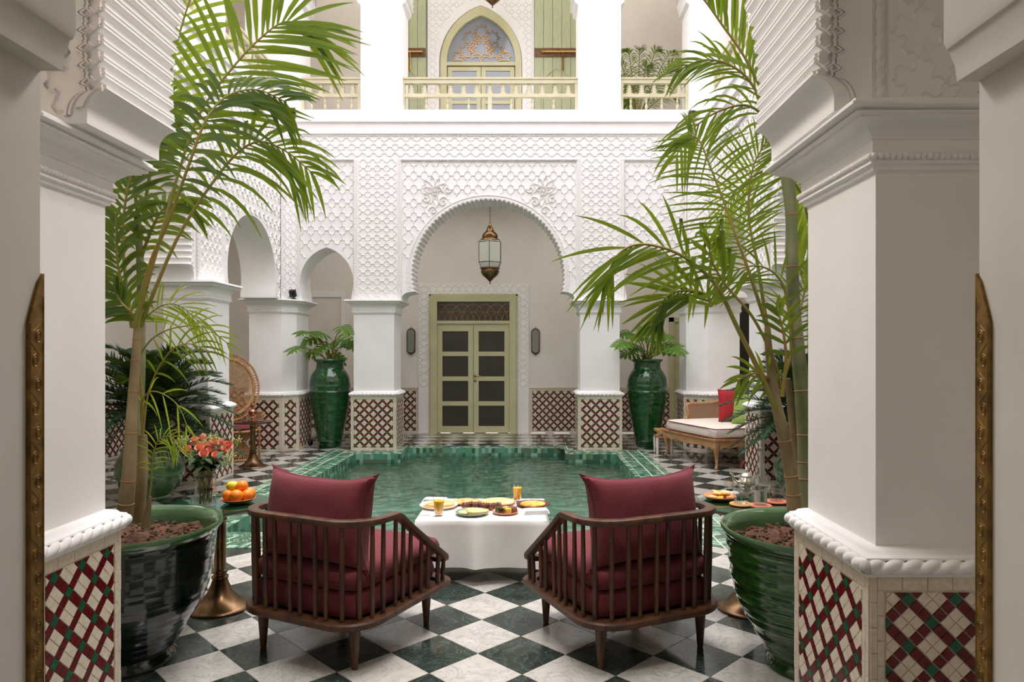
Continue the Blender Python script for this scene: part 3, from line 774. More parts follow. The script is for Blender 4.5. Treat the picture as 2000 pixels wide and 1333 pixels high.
for i in range(0, 72):                                  # little chevrons and studs over every lobe
    for sg in (1,):
        th = math.radians(-8)+(PI+2*math.radians(8))*(i+0.5)/72
        cu, su = math.cos(th), math.sin(th); tx, ty = -su, cu
        for rr0 in (0.030, 0.044):
            line = [(NC+(NR+rr0+0.012)*cu+tx*s, NVC+(NR+rr0+0.012)*su+ty*s) for s in (-0.014,)]+[(NC+(NR+rr0-0.002)*cu, NVC+(NR+rr0-0.002)*su)]+[(NC+(NR+rr0+0.012)*cu+tx*0.014, NVC+(NR+rr0+0.012)*su+ty*0.014)]
            ribbon(rl, mpN, line, 0.0035, 0.010, 0.016)
        c = mpN(NC+(NR+0.012)*math.cos(th+0.03), NVC+(NR+0.012)*math.sin(th+0.03), 0.012)
        rl.sphere(c, 0.005, 6, 4)
def maskN(u, v): return math.hypot(u-NC, v-NVC) > NR+0.13
for ins in (0.0, 0.014):
    lattice(rl, mpN, -1.50, -0.235, SPN+0.02, 4.2, 0.16, 0.20, 0.0, 0.0045, 0.009, maskN, 0.12+ins*3, 10, True)
    lattice(rl, mpN, -0.235, 0.99, SPN+0.02, 4.2, 0.16, 0.20, 0.0, 0.0045, 0.009, maskN, 0.12+ins*3, 10, True)
lattice(rl, mpN, 1.06, 2.26, SPN+0.01, 4.2, 0.15, 0.15, 0.0, 0.004, 0.006, None, 0.14, 10, True)
lattice(rl, mpN, -2.8, -1.6, SPN+0.01, 4.2, 0.15, 0.15, 0.0, 0.004, 0.006, None, 0.14, 10, True)
for u in (1.0, 1.045, -1.52, -1.57): ribbon(rl, mpN, [(u, SPN), (u, 4.2)], 0.006, 0.0, 0.008)
rope_line(rp_, mpN, (1.022, SPN, 0.004), (1.022, 4.2, 0.004), 0.010, 0.04); rope_line(rp_, mpN, (-1.545, SPN, 0.004), (-1.545, 4.2, 0.004), 0.010, 0.04)
wb.build('plaster_wall', M['plaster'], root, 30, fix=False); rl.build('relief_lattice', M['relief'], root, 40, fix=False)['kind'] = 'stuff'
rp_.build('rope_moulding', M['relief'], root, 60, fix=False)

# ------------------------------------------------------------------ upper storey
def upper(name, mp, umin, umax, spans, th=TH):
    wb = MB()
    u = umin
    for (a, b, sc_) in spans:
        pbox(wb, mp, u, a, 5.08, 8.75, -th, 0.0)
        uc = (a+b)/2; hw = (b-a)/2-0.006
        prof = [(uc+hw, 5.1), (uc+hw, 6.70), (uc+hw-0.05, 6.74), (uc+hw-0.05, 6.80)]
        n = 24 if sc_ else 12
        for i in range(n):
            for q in range(3):
                th_ = -0.1+(PI/2+0.1)*(i+q/3)/n; R = hw-0.09+0.02*math.sin(PI*q/3); prof.append((uc+R*math.cos(th_), 6.95+R*1.05*math.sin(th_)))
        prof = prof+[(2*uc-p[0], p[1]) for p in reversed(prof)]
        bay(wb, mp, a, b, 5.1, 8.75, prof, th)
        u = b
    pbox(wb, mp, u, umax, 5.08, 8.75, -th, 0.0)
    pbox(wb, mp, umin, umax, 8.75, 9.3, -th, 0.06)
    return struct(wb.build(name, M['plaster'], None, 30, fix=False))
upper('wall_upper_far', mpF, -3.64, 2.63, [(-3.45, -2.525, 1), (-1.91, 0.747, 1), (1.378, 2.42, 1)])
US = [(2.75, 4.6, 0), (5.2, 7.7, 1), (8.3, 10.1, 0)]
upper('wall_upper_left', mpL, 2.1, 10.5, US); upper('wall_upper_right', mpR, 2.1, 10.5, US)
upper('wall_upper_near', lambda u, v, w_: (u, 2.56+w_, v), -3.64, 2.63, [(-3.3, -2.0, 0), (-1.6, 1.1, 1), (1.5, 2.4, 0)])

def baluster_prof(h):
    pr = [(0.018, 0), (0.018, 0.08), (0.011, 0.1), (0.02, 0.2), (0.024, 0.3), (0.018, 0.42), (0.010, 0.5), (0.016, 0.53), (0.012, 0.58), (0.022, 0.66), (0.018, 0.78), (0.011, 0.86), (0.02, 0.9), (0.02, 1.0)]
    return [(r, z*h) for r, z in pr]
def balustrade(mp, u0, u1, nf, nb, label, mid_post=True, post_l=True, post_r=True):
    root = tag(empty('balustrade', mp((u0+u1)/2, 5.1, -0.1)), label, 'balustrade'); c0 = Vector(root.location)
    q = lambda u, v, w_: tuple(Vector(mp(u, v, w_-0.1))-c0)
    def pb(name, a, b, c, d, hw):
        t = MB(); pbox(t, q, a, b, c, d, -hw, hw); return t.build(name, M['rail'], root, fix=False)
    pb('bottom_rail', u0, u1, 5.10, 5.135, 0.03); pb('middle_rail', u0, u1, 5.335, 5.385, 0.03); t = pb('top_rail', u0-0.0, u1, 5.54, 5.60, 0.04)
    pb('rail_cap', u0, u1, 5.60, 5.625, 0.055)
    if post_l: pb('post', u0, u0+0.05, 5.11, 5.61, 0.035)
    if post_r: pb('post', u1-0.05, u1, 5.11, 5.61, 0.035)
    if mid_post: pb('post', (u0+u1)/2-0.03, (u0+u1)/2+0.03, 5.11, 5.36, 0.034)
    bp = MB(); bp.lathe(baluster_prof(0.2), 8); bm_ = bp.mesh('baluster', M['rail'], 40, True)
    for i in range(nb):
        u = u0+0.05+(u1-u0-0.1)*(i+(0.5 if not mid_post else 1))/(nb+(0 if not mid_post else 1))
        if mid_post and abs(u-(u0+u1)/2) < 0.05: continue
        o = bpy.data.objects.new('baluster', bm_); COL.objects.link(o); o.parent = root; o.location = q(u, 5.135, 0)
    # notched tree shaped finials between the upper rails
    fm = MB(); pts = []
    hh = 0.16; prof = []
    for k in range(5):
        z = hh*k/5; wdt = 0.055-0.007*k
        prof += [(wdt*0.42, z), (wdt, z+hh/5*0.75)]
    prof.append((0.012, hh))
    pts = [(x, z) for x, z in prof]+[(-x, z) for x, z in reversed(prof)]
    prism_m = MB(); prism(prism_m, pts, lambda u, v, w_: (u, v, w_), -0.014, 0.014, 0); prism_m.poly([(p[0], p[1], -0.014) for p in reversed(pts)])
    # orient along the wall
    du = (Vector(mp(1, 0, 0))-Vector(mp(0, 0, 0))); dw = (Vector(mp(0, 0, 1))-Vector(mp(0, 0, 0)))
    R3 = Matrix((du, (0, 0, 1), dw)).transposed()
    for i_ in range(len(prism_m.v)): prism_m.v[i_] = tuple(R3 @ Vector(prism_m.v[i_]))
    fme = prism_m.mesh('finial', M['rail'], None, True)
    for i in range(nf):
        o = bpy.data.objects.new('finial', fme); COL.objects.link(o); o.parent = root; o.location = q(u0+0.05+(u1-u0-0.1)*(i+0.5)/nf, 5.38, 0)
    return root
balustrade(mpF, -1.93, 0.747, 13, 7, 'cream balustrade in the central upper opening above the lantern arch')
balustrade(mpF, -3.45, -2.54, 5, 4, 'cream balustrade in the far upper opening left of the middle one', False)
balustrade(mpF, 1.378, 2.42, 5, 4, 'cream balustrade in the far upper opening in front of the potted palm', False)
balustrade(mpL, 8.3, 10.1, 9, 6, 'cream balustrade on the left upper gallery behind palm leaves, beside the far corner', False)
balustrade(mpL, 5.2, 7.7, 12, 7, 'cream balustrade in the middle of the left upper gallery', False)
balustrade(mpR, 8.3, 10.1, 9, 6, 'cream balustrade on the right upper gallery beside the far corner', False)
balustrade(mpR, 5.2, 7.7, 12, 7, 'cream balustrade in the middle of the right upper gallery', False)

# ------------------------------------------------------------------ doorway jambs: cornices and carved strips
JZ = 1.985
for sx, J, nm in ((-1, JL, 'trim_7'), (1, JR, 'trim_8')):
    t = MB()
    prof = [(-0.02, 0), (0.042, 0.0), (0.044, 0.012), (0.046, 0.03), (0.053, 0.045), (0.056, 0.057), (0.062, 0.06), (0.067, 0.072), (0.067, 1.3), (-0.02, 1.3)]
    rows = [[(J-sx*p[0], y, JZ-(0.02 if sx > 0 else 0)+p[1]) for p in prof] for y in (JY0-0.02, JY1+0.0)]
    t.rows(rows); t.poly(rows[1]); t.poly(rows[0]); struct(t.build(nm, M['jamb'], None, 30, fix=False))
for sx, J, lab in ((-1, JL, 'carved brass strip on the plaster jamb at the left edge'), (1, JR, 'carved brass strip on the plaster jamb at the right edge')):
    root = tag(empty('carved_brass_strip', (J, JY1, 0)), lab, 'brass strip')
    t = MB(); top = 1.56
    # cross-section plate on the reveal with a diagonal broken top
    y0, y1 = -0.037, 0.003
    pl = [(y0, 0.0), (y1, 0.0), (y1, top+0.045), (y1-0.012, top+0.03), (y0+0.006, top-0.03), (y0, top-0.05)]
    mp_ = lambda u, v, w_, sx=sx: (-sx*w_, u, v)
    prism(t, pl, mp_, -0.002, 0.006, 0, 0.001); t.build('plate', M['brass_carved'], root, fix=True)
    r2 = MB()
    ribbon(r2, mp_, [(y0+0.003, 0), (y0+0.003, top-0.05)], 0.002, 0.006, 0.0075); ribbon(r2, mp_, [(y1-0.003, 0), (y1-0.003, top)], 0.002, 0.006, 0.0075)
    k = 0; z = 0.02
    while z < top-0.08:
        c = ((y0+y1)/2+0.004*(-1)**k, z+0.025)
        ribbon(r2, mp_, [(c[0]+0.009*(1-0.6*i/14)*math.cos(i*0.75), c[1]+0.014*(1-0.6*i/14)*math.sin(i*0.75)) for i in range(15)], 0.0016, 0.006, 0.0072)
        ribbon(r2, mp_, [(c[0]-0.012*(-1)**k, c[1]+0.01), (c[0]+0.002, c[1]+0.022), (c[0]+0.010*(-1)**k, c[1]+0.034)], 0.0018, 0.006, 0.0072)
        z += 0.045; k += 1
    r2.build('scroll_relief', M['brass_carved'], root, fix=False)

# ================================================================== POOL
pool = struct(empty('pool_basin'), 'green tiled pool basin')
def wall_strip(mb, pts, z0, z1, mi=0):
    for a, b in zip(pts[:-1], pts[1:]): mb.quad((a[0], a[1], z0), (b[0], b[1], z0), (b[0], b[1], z1), (a[0], a[1], z1), mi)
outline = [(PX0, PY0), (PX1, PY0), (PX1, PY1), (NX1, PY1), (NX1, NY1), (NX0, NY1), (NX0, PY1), (PX0, PY1), (PX0, PY0)]
t = MB(); wall_strip(t, outline, -0.75, 0.0035); t.build('basin_wall', M['mosaic'], pool, fix=False)
t = MB(); t.quad((PX0, PY0, -0.75), (PX1, PY0, -0.75), (PX1, PY1, -0.75), (PX0, PY1, -0.75)); t.quad((NX0, PY1, -0.75), (NX1, PY1, -0.75), (NX1, NY1, -0.75), (NX0, NY1, -0.75))
t.build('basin_floor', M['pool_floor'], pool, fix=False)
WZ = -0.115
t = MB()
def wave(x, y):
    q = Vector((x, y*1.15, 0))
    return WZ+0.0150*mn.noise(q*6.0+Vector((0.6*mn.noise(q*3), 0, 0)))+0.0050*mn.noise(q*13.0+Vector((5, 3, 1)))
def wgrid(x0, x1, y0, y1):
    nx, ny = int((x1-x0)/0.022), int((y1-y0)/0.022)
    t.rows([[(x0+(x1-x0)*i/nx, y0+(y1-y0)*j/ny, wave(x0+(x1-x0)*i/nx, y0+(y1-y0)*j/ny)) for i in range(nx+1)] for j in range(ny+1)])
wgrid(PX0, PX1, PY0, PY1); wgrid(NX0, NX1, PY1, NY1)
tag(t.build('water', M['water'], None, 180, fix=False), 'rippled green water filling the tiled pool', 'water', kind='stuff')
# coping
sur = struct(empty('pool_coping'), 'green tile border around the pool with white lines')
core = MB()
for (x0, x1, y0, y1) in ((BX0, PX0, BY0, BY1), (PX1, BX1, BY0, BY1), (PX0, PX1, BY0, PY0), (PX0, NX0, PY1, BY1), (NX1, PX1, PY1, BY1), (NX0-0.14, NX0, BY1, 10.86), (NX1, NX1+0.14, BY1, 10.86), (NX0, NX1, NY1, 10.86)):
    core.box(x0+0.004, x1-0.004, y0+0.004, y1-0.004, -0.1, 0.002)
core.build('coping_bed', M['p_white'], sur, fix=False)
pm = [M['pg0'], M['pg1'], M['pg2'], M['pg3'], M['pg4'], M['p_white']]
cop = []
rnd = random.Random(4)
def rc(ws=(5, 3, 3, 4, 2)): return rnd.choices(range(5), ws)[0]
def strip_tiles(org, du, dv, L, bands):
    org, du, dv = Vector(org), Vector(du), Vector(dv)
    for (v0, v1, kind, pit) in bands:
        n = max(1, round(L/pit)); p = L/n
        for i in range(n):
            a, b = i*p+0.0012, (i+1)*p-0.0012
            if kind == 'rect': poly = [(a, v0+.001), (b, v0+.001), (b, v1-.001), (a, v1-.001)]
            elif kind == 'diag':
                s = (v1-v0)*0.45*(1 if kind == 'diag' else -1)
                poly = [(a, v0+.001), (b, v0+.001), (b+s, v1-.001), (a+s, v1-.001)]
            elif kind == 'diag2':
                s = -(v1-v0)*0.45; poly = [(a-s, v0+.001), (b-s, v0+.001), (b, v1-.001), (a, v1-.001)]
            poly = clip_poly(poly, 0, L, v0, v1)
            if len(poly) < 3: continue
            w_ = [tuple(org+du*u+dv*v) for u, v in poly]
            c = (w_[0][0]+w_[2][0])/2, (w_[0][1]+w_[2][1])/2
            cop.append((c[1], w_, rc() if kind != 'rect' else rc((4, 5, 1, 4, 3))))
def bands(W):
    w0 = 0.055; wl = 0.013; rest = W-w0-0.075-2*wl; h = rest/4
    return [(0, w0, 'rect', 0.05), (w0+0.004, w0+h, 'diag', 0.034), (w0+h, w0+2*h, 'diag2', 0.034), (w0+2*h+wl, w0+3*h+wl, 'diag', 0.034), (w0+3*h+wl, w0+4*h+wl, 'diag2', 0.034), (w0+4*h+2*wl, W, 'rect', 0.034)]
strip_tiles((PX0, BY0, 0), (0, 1, 0), (-1, 0, 0), BY1-BY0, bands(PX0-BX0))
strip_tiles((PX1, BY0, 0), (0, 1, 0), (1, 0, 0), BY1-BY0, bands(BX1-PX1))
strip_tiles((PX0, PY0, 0), (1, 0, 0), (0, -1, 0), PX1-PX0, bands(PY0-BY0))
strip_tiles((PX0, PY1, 0), (1, 0, 0), (0, 1, 0), NX0-PX0, bands(BY1-PY1)); strip_tiles((NX1, PY1, 0), (1, 0, 0), (0, 1, 0), PX1-NX1, bands(BY1-PY1))
nb_ = [(0, 0.05, 'rect', 0.05), (0.06, 0.14, 'diag', 0.04)]
strip_tiles((NX0, NY1, 0), (1, 0, 0), (0, 1, 0), NX1-NX0, [(0, .05, 'rect', .05), (.06, .17, 'diag', .04), (.18, .28, 'diag2', .04)])
strip_tiles((NX0, BY1, 0), (0, 1, 0), (-1, 0, 0), 10.85-BY1, nb_); strip_tiles((NX1, BY1, 0), (0, 1, 0), (1, 0, 0), 10.85-BY1, nb_)
emit(cop, sur, 'tile', pm, 300, 'tiles', lambda u, v, w_: (u, v, w_), 0.0, 0.006, 0.0008, 0.0008)

# ================================================================== DOORS
def frame_box(name, x0, x1, y0, y1, z0, z1, m, parent):
    t = MB(); t.box(x0, x1, y0, y1, z0, z1); return t.build(name, M[m], parent, fix=False)
DX = -1.005
door = struct(empty('door_1', (DX, YB, 0)), 'pistachio double door with dark panes under the lantern arch')
fr = MB()
for k, (w_, dp) in enumerate(((0.775, 0.05), (0.725, 0.09), (0.70, 0.06))):
    pass
fr.box(-0.775, -0.655, -0.10, 0, 0, 2.50); fr.box(0.655, 0.775, -0.10, 0, 0, 2.50); fr.box(-0.655, 0.655, -0.10, 0, 2.385, 2.50)
fr.box(-0.80, -0.765, -0.07, 0, 0, 2.52); fr.box(0.765, 0.80, -0.07, 0, 0, 2.52); fr.box(-0.80, 0.80, -0.07, 0, 2.49, 2.525)
fr.box(-0.655, 0.655, -0.09, 0, 1.985, 2.04)
fr.build('frame', M['door_paint'], door, fix=False)
tr = frame_box('transom', -0.655, 0.655, -0.05, -0.03, 2.04, 2.385, 'door_pane', door)
g = MB()
for i in range(7):
    c = -0.62+i*0.207
    for r in (0.1, 0.2):
        g.tube([(c+r*math.cos(a*PI/10), -0.055, 2.045+min(0.33, r*1.5*math.sin(a*PI/10))) for a in range(11) if -0.65 < c+r*math.cos(a*PI/10) < 0.65] or [(0, -0.05, 2.1), (0.01, -0.05, 2.1)], 0.004, 5)
    for zz in (2.12, 2.22, 2.31): g.sphere((c+(0.1 if zz == 2.22 and i < 6 else 0), -0.058, zz), 0.010, 6, 4)
g.tube([(-0.65, -0.055, 2.2), (0.65, -0.055, 2.2)], 0.004, 5)
g.build('grille', M['gold'], tr, 40)
for sx in (-1, 1):
    lf = MB(); x0, x1 = (-0.652, -0.004) if sx < 0 else (0.004, 0.652)
    zs = [0.0, 0.12, 0.49, 0.565, 0.935, 1.01, 1.385, 1.46, 1.83, 1.98]
    inner0, inner1 = x0+0.09, x1-0.09
    lf.box(x0, inner0, -0.065, -0.02, 0.01, 1.98); lf.box(inner1, x1, -0.065, -0.02, 0.01, 1.98)
    for a, b in ((0.01, 0.13), (0.50, 0.58), (0.95, 1.03), (1.40, 1.48), (1.85, 1.98)): lf.box(inner0, inner1, -0.065, -0.02, a, b)
    leaf = lf.build('door_leaf', M['door_paint'], door, fix=False)
    for a, b in ((0.13, 0.50), (0.58, 0.95), (1.03, 1.40), (1.48, 1.85)): frame_box('pane', inner0, inner1, -0.045, -0.035, a, b, 'door_pane', leaf)
    if sx > 0:
        h = MB(); h.lathe([(0.0, 0), (0.024, 0.001), (0.024, 0.008), (0, 0.009)], 12); 
        hh = MB(); hh.merge(h, (0.03, -0.066, 0), M=Matrix.Rotation(PI/2, 4, 'X')); hh.merge(h, (0.03, -0.066, -0.09), M=Matrix.Rotation(PI/2, 4, 'X'))
        hh.tube([(0.03, -0.07, 0), (0.03, -0.10, 0), (0.05, -0.105, 0), (0.14, -0.10, 0)], 0.008, 6)
        hh.build('door_handle', M['copper'], leaf, 40, loc=(0, 0, 1.04))
# carved plaster surround
s = struct(empty('trim_9', (DX, YB, 0)), 'carved plaster surround of the double door')
t = MB()
for a, b, c, d in ((-1.0, -0.80, 0.0, 2.70), (0.80, 1.0, 0.0, 2.70), (-0.80, 0.80, 2.525, 2.70)): t.box(a, b, -0.03, 0, c, d)
t.build('panel', M['plaster'], s, fix=False)
t = MB(); mps = lambda u, v, w_: (u, -w_, v)
for u0, u1, v0, v1 in ((-0.98, -0.82, 0.85, 2.68), (0.82, 0.98, 0.85, 2.68)): lattice(t, mps, u0, u1, v0, v1, 0.16, 0.12, 0.03, 0.008, 0.008)
lattice(t, mps, -0.80, 0.80, 2.54, 2.69, 0.13, 0.14, 0.03, 0.008, 0.008); t.build('relief', M['relief'], s, fix=False)
# jamb of a further door, seen beside the right pier
d2 = struct(empty('door_2', (3.0, YB, 0)), 'olive door frame behind the right corner pier')
t = MB(); t.box(-0.45, -0.37, -0.06, 0, 0, 2.1); t.box(0.37, 0.45, -0.06, 0, 0, 2.1); t.box(-0.45, 0.45, -0.06, 0, 2.02, 2.1); t.build('frame', M['door_paint'], d2, fix=False)
t = MB(); t.box(-0.37, 0.37, -0.03, 0, 0, 2.02); t.build('door_leaf', M['door_paint'], d2, fix=False)
d3 = struct(empty('door_3', (4.05, YB, 0)), 'dark doorway in the far wall behind the right corner pier')
t = MB(); t.box(-0.38, 0.4, -0.03, 0, 0, 2.35); t.build('door_leaf', M['dark'], d3, fix=False)
# upper arched door and the big folded door leaves
UX = -0.865
ud = struct(empty('door_4', (UX, YB, F2)), 'arched pistachio door on the upper gallery')
def pointed(h, vs_, apex, n=14):
    H = apex-vs_; s_ = H*H/h; r = (h+s_)/2; c = r-h; th1 = math.acos(c/r)
    R_ = [(-c+r*math.cos(th1*i/n), vs_+r*math.sin(th1*i/n)) for i in range(n+1)]
    return R_+[(-p[0], p[1]) for p in reversed(R_[:-1])]
A = pointed(0.73, 1.72, 2.73); B = pointed(0.62, 1.72, 2.56)
t = MB()
Af = [(0.73, 0)]+A+[(-0.73, 0)]; Bf = [(0.62, 0)]+B+[(-0.62, 0)]
for y in (-0.10, 0.0): t.rows([[(p[0], y, p[1]) for p in Af], [(p[0], y, p[1]) for p in Bf]])
t.rows([[(p[0], -0.10, p[1]) for p in Af], [(p[0], 0, p[1]) for p in Af]]); t.rows([[(p[0], -0.10, p[1]) for p in Bf], [(p[0], 0, p[1]) for p in Bf]])
t.box(-0.62, 0.62, -0.09, 0, 1.66, 1.72)
t.build('frame', M['door_paint'], ud, 30, fix=False)
t = MB(); t.poly([(p[0], -0.03, p[1]) for p in B]); fan = t.build('fanlight', M['door_pane_light'], ud, fix=False)
t = MB()
for cx, cz, r in ((0, 1.98, 0.16), (0, 1.98, 0.24), (-0.3, 1.92, 0.14), (0.3, 1.92, 0.14), (0, 2.3, 0.13), (-0.2, 2.18, 0.14), (0.2, 2.18, 0.14), (-0.42, 1.84, 0.12), (0.42, 1.84, 0.12)):
    k = 8; pts = []
    for i in range(k*2+1):
        a = PI*i/k; rr = r*(1 if i % 2 == 0 else 0.62); pts.append((cx+rr*math.cos(a), -0.045, cz+rr*math.sin(a)))
    pts = [p for p in pts if p[2] > 1.73]
    if len(pts) > 2: t.tube(pts, 0.007, 5)
t.build('grille', M['gold'], fan, 40, fix=False)
for sx in (-1, 1):
    lf = MB(); x0, x1 = (-0.60, -0.006) if sx < 0 else (0.006, 0.60); i0, i1 = x0+0.075, x1-0.075
    lf.box(x0, i0, -0.065, -0.02, 0, 1.64); lf.box(i1, x1, -0.065, -0.02, 0, 1.64)
    for a, b in ((0, 0.12), (0.40, 0.48), (0.97, 1.03), (1.57, 1.64)): lf.box(i0, i1, -0.065, -0.02, a, b)
    leaf = lf.build('door_leaf', M['door_paint'], ud, fix=False)
    for a, b in ((0.12, 0.40), (0.48, 0.97), (1.03, 1.57)): frame_box('pane', i0, i1, -0.045, -0.035, a, b, 'door_pane_light', leaf)
s = struct(empty('trim_10', (UX-0.01, YB, F2)), 'carved plaster panel around the upper arched door')
t = MB(); ub = [(p[0]*1.0, p[1]) for p in [(0.75, 0)]+pointed(0.75, 1.72, 2.76)+[(-0.75, 0)]]
bay(t, lambda u, v, w_: (u, -w_, v), -0.96, 0.97, 0, 3.6, ub, 0.05, w=0.06); t.build('panel', M['plaster'], s, fix=False)
t = MB(); mps = lambda u, v, w_: (u, -w_, v)
lattice(t, mps, -0.93, 0.94, 0, 3.4, 0.125, 0.125, 0.06, 0.007, 0.007, lambda u, v: abs(u) > 0.83 or (v > 1.7 and math.hypot(u/0.84, (v-1.72)/1.15) > 1))
t.build('relief', M['relief'], s, fix=False)
for sx, x0, x1, lab in ((-1, -2.62, -1.86, 'tall green studded door leaf left of the upper arched door'), (1, 0.10, 0.92, 'tall green studded door leaf with long bolt right of the upper arched door')):
    cx = (x0+x1)/2; hw = (x1-x0)/2
    dl = thing('door_leaf', lab, 'door', (cx, YB-0.07, F2))
    n = 5
    for i in range(n):
        a = -hw+2*hw*i/n; t = MB(); t.box(a+0.003, a+2*hw/n-0.003, -0.03, 0.03, 0.0, 3.55); t.build('plank', M['shutter'], dl, fix=False)
    t = MB(); t.box(-hw, hw, -0.045, -0.03, 1.80, 1.96); t.build('strap', M['strap'], dl, fix=False)
    t = MB(); t.box(-hw, hw, -0.045, -0.03, 0.06, 0.2); t.build('strap', M['strap'], dl, fix=False)
    t = MB(); sgn = sx
    pl = pointed(0.3, 1.15, 1.6, 10); pl = [(0.3, 0.25)]+pl+[(-0.3, 0.25)]
    t.tube([(p[0], -0.035, p[1]) for p in pl], 0.012, 5); t.build('wicket_moulding', M['shutter'], dl, fix=False)
    t = MB(); t.tube([(-hw+0.15, -0.07, 1.88), (hw-0.05, -0.07, 1.88)], 0.018, 8); t.sphere((-hw+0.15, -0.07, 1.88), 0.03, 8, 6)
    t.tube([(0.1, -0.07, 1.88), (0.1, -0.08, 1.7), (0.1, -0.07, 1.55)], [0.014, 0.012, 0.02], 6)
    t.build('bolt', M['gold'], dl, 40, fix=False)
# blind niche with a moulded frame on the upper gallery, left bay
s = struct(empty('window_1', (-3.75, YB, 0)), 'shallow framed niche high on the upper gallery wall')
t = MB()
for a, b, c, d in ((-0.42, -0.34, 0.6, 2.55), (0.34, 0.42, 0.6, 2.55), (-0.338, 0.338, 2.47, 2.55)): t.box(a, b, -0.03, 0, c, d)
t.build('frame', M['plaster'], s, fix=False)
t = MB(); t.box(-0.338, 0.338, -0.006, 0, 0.6, 2.468); t.build('recess', M['jamb'], s, fix=False)
# wall sconces
for x, lab in ((-2.14, 'slim oval wall sconce left of the double door'), (0.12, 'slim oval wall sconce right of the double door')):
    r_ = thing('wall_sconce', lab, 'sconce', (x, YB, 1.67))
    pts = [(0.065*math.cos(a)*(1), (0.155 if math.sin(a) >= 0 else -0.155)+0.065*math.sin(a)) for a in [i*2*PI/24 for i in range(24)]]
    t = MB(); prism(t, pts, lambda u, v, w_: (u, -w_, v), 0.0, 0.05, 0, 0.012); t.build('shade', M['sconce_glass'], r_, fix=True)
    t = MB(); q = pts+[pts[0]]; t.tube([(p[0]*1.08, -0.03, p[1]*1.03) for p in q], 0.010, 6, cap=False, ref=(0, 1, 0)); t.sphere((0, -0.03, 0.25), 0.010, 6, 5); t.sphere((0, -0.03, -0.245), 0.012, 6, 5)
    t.build('frame', M['brass'], r_, 40, fix=False)

# ================================================================== LANTERNS
def lantern(loc, ztip, zceil, label):
    r_ = thing('lantern', label, 'lantern', (loc[0], loc[1], ztip))
    k = 6
    cap = MB(); cap.lathe([(0.0, 1.05), (0.012, 1.04), (0.018, 1.0), (0.03, 0.97), (0.05, 0.955), (0.052, 0.94), (0.05, 0.93), (0.075, 0.88), (0.12, 0.84), (0.135, 0.80), (0.13, 0.77), (0.165, 0.745), (0.17, 0.73)], 16); cap.build('cap', M['brass'], r_, 40)
    def hexring(rad, z): return [(rad*math.cos(PI/6+PI/3*i), rad*math.sin(PI/6+PI/3*i), z) for i in range(k)]
    R1, R2, R3_, R4 = hexring(0.16, 0.735), hexring(0.205, 0.70), hexring(0.205, 0.36), hexring(0.165, 0.27)
    for i in range(k):
        j = (i+1) % k; t = MB()
        t.quad(R3_[i], R3_[j], R2[j], R2[i]); t.quad(R2[i], R2[j], R1[j], R1[i]); t.quad(R4[i], R4[j], R3_[j], R3_[i]); t.build('glass_pane', M['frost'], r_, fix=False)
    fr = MB()
    for i in range(k):
        fr.tube([R1[i], R2[i], R3_[i], R4[i]], 0.006, 5)
        for R_ in (R1, R2, R3_, R4): fr.tube([R_[i], R_[(i+1) % k]], 0.006, 5)
    fr.build('frame', M['brass'], r_, 40, fix=False)
    bt = MB(); bt.lathe([(0.0, -0.01), (0.006, 0.0), (0.012, 0.02), (0.006, 0.035), (0.02, 0.05), (0.06, 0.09), (0.13, 0.15), (0.155, 0.20), (0.15, 0.24), (0.168, 0.255), (0.168, 0.27)], 16); bt.build('bowl', M['brass'], r_, 40)
    z = 1.05; ch = MB(); n = 0
    while z+ztip < zceil-0.05:
        ang = (n % 2)*PI/2; c, s_ = math.cos(ang), math.sin(ang)
        ch.tube([(0.011*math.cos(a)*c, 0.011*math.cos(a)*s_, z+0.022+0.022*math.sin(a)) for a in [2*PI*i/8 for i in range(9)]], 0.003, 4, cap=False)
        z += 0.036; n += 1
    ch.lathe([(0.05, zceil-ztip-0.02), (0.05, zceil-ztip)], 12)
    ch.build('chain', M['brass'], r_, 40, fix=False)
    return r_
lantern((-0.652, 11.6), 2.61, H1, 'brass lantern with frosted panes hanging under the central arch')
lantern((-0.61, 11.6), 7.24, H2, 'brass lantern hanging at the top edge on the upper gallery')
# black spotlights
for p, lab in ((( -3.50, 10.30, 2.27), 'small black spotlight on the left corner pier capital'), ((-3.52, 10.33, 4.98), 'small black camera box on the upper ledge, left corner'), ((2.42, 10.30, 4.93), 'small black camera box on the upper ledge, right corner')):
    r_ = thing('spotlight', lab, 'spotlight', p)
    t = MB(); t.box(-0.045, 0.045, -0.03, 0.03, 0.03, 0.13, M=Matrix.Rotation(0.5, 4, 'X')); t.build('head', M['black'], r_, fix=False)
    t = MB(); t.tube([(0, 0, 0), (0, 0, 0.05)], 0.012, 6); t.box(-0.03, 0.03, -0.03, 0.03, -0.012, 0.004); t.build('bracket', M['black'], r_, fix=False)

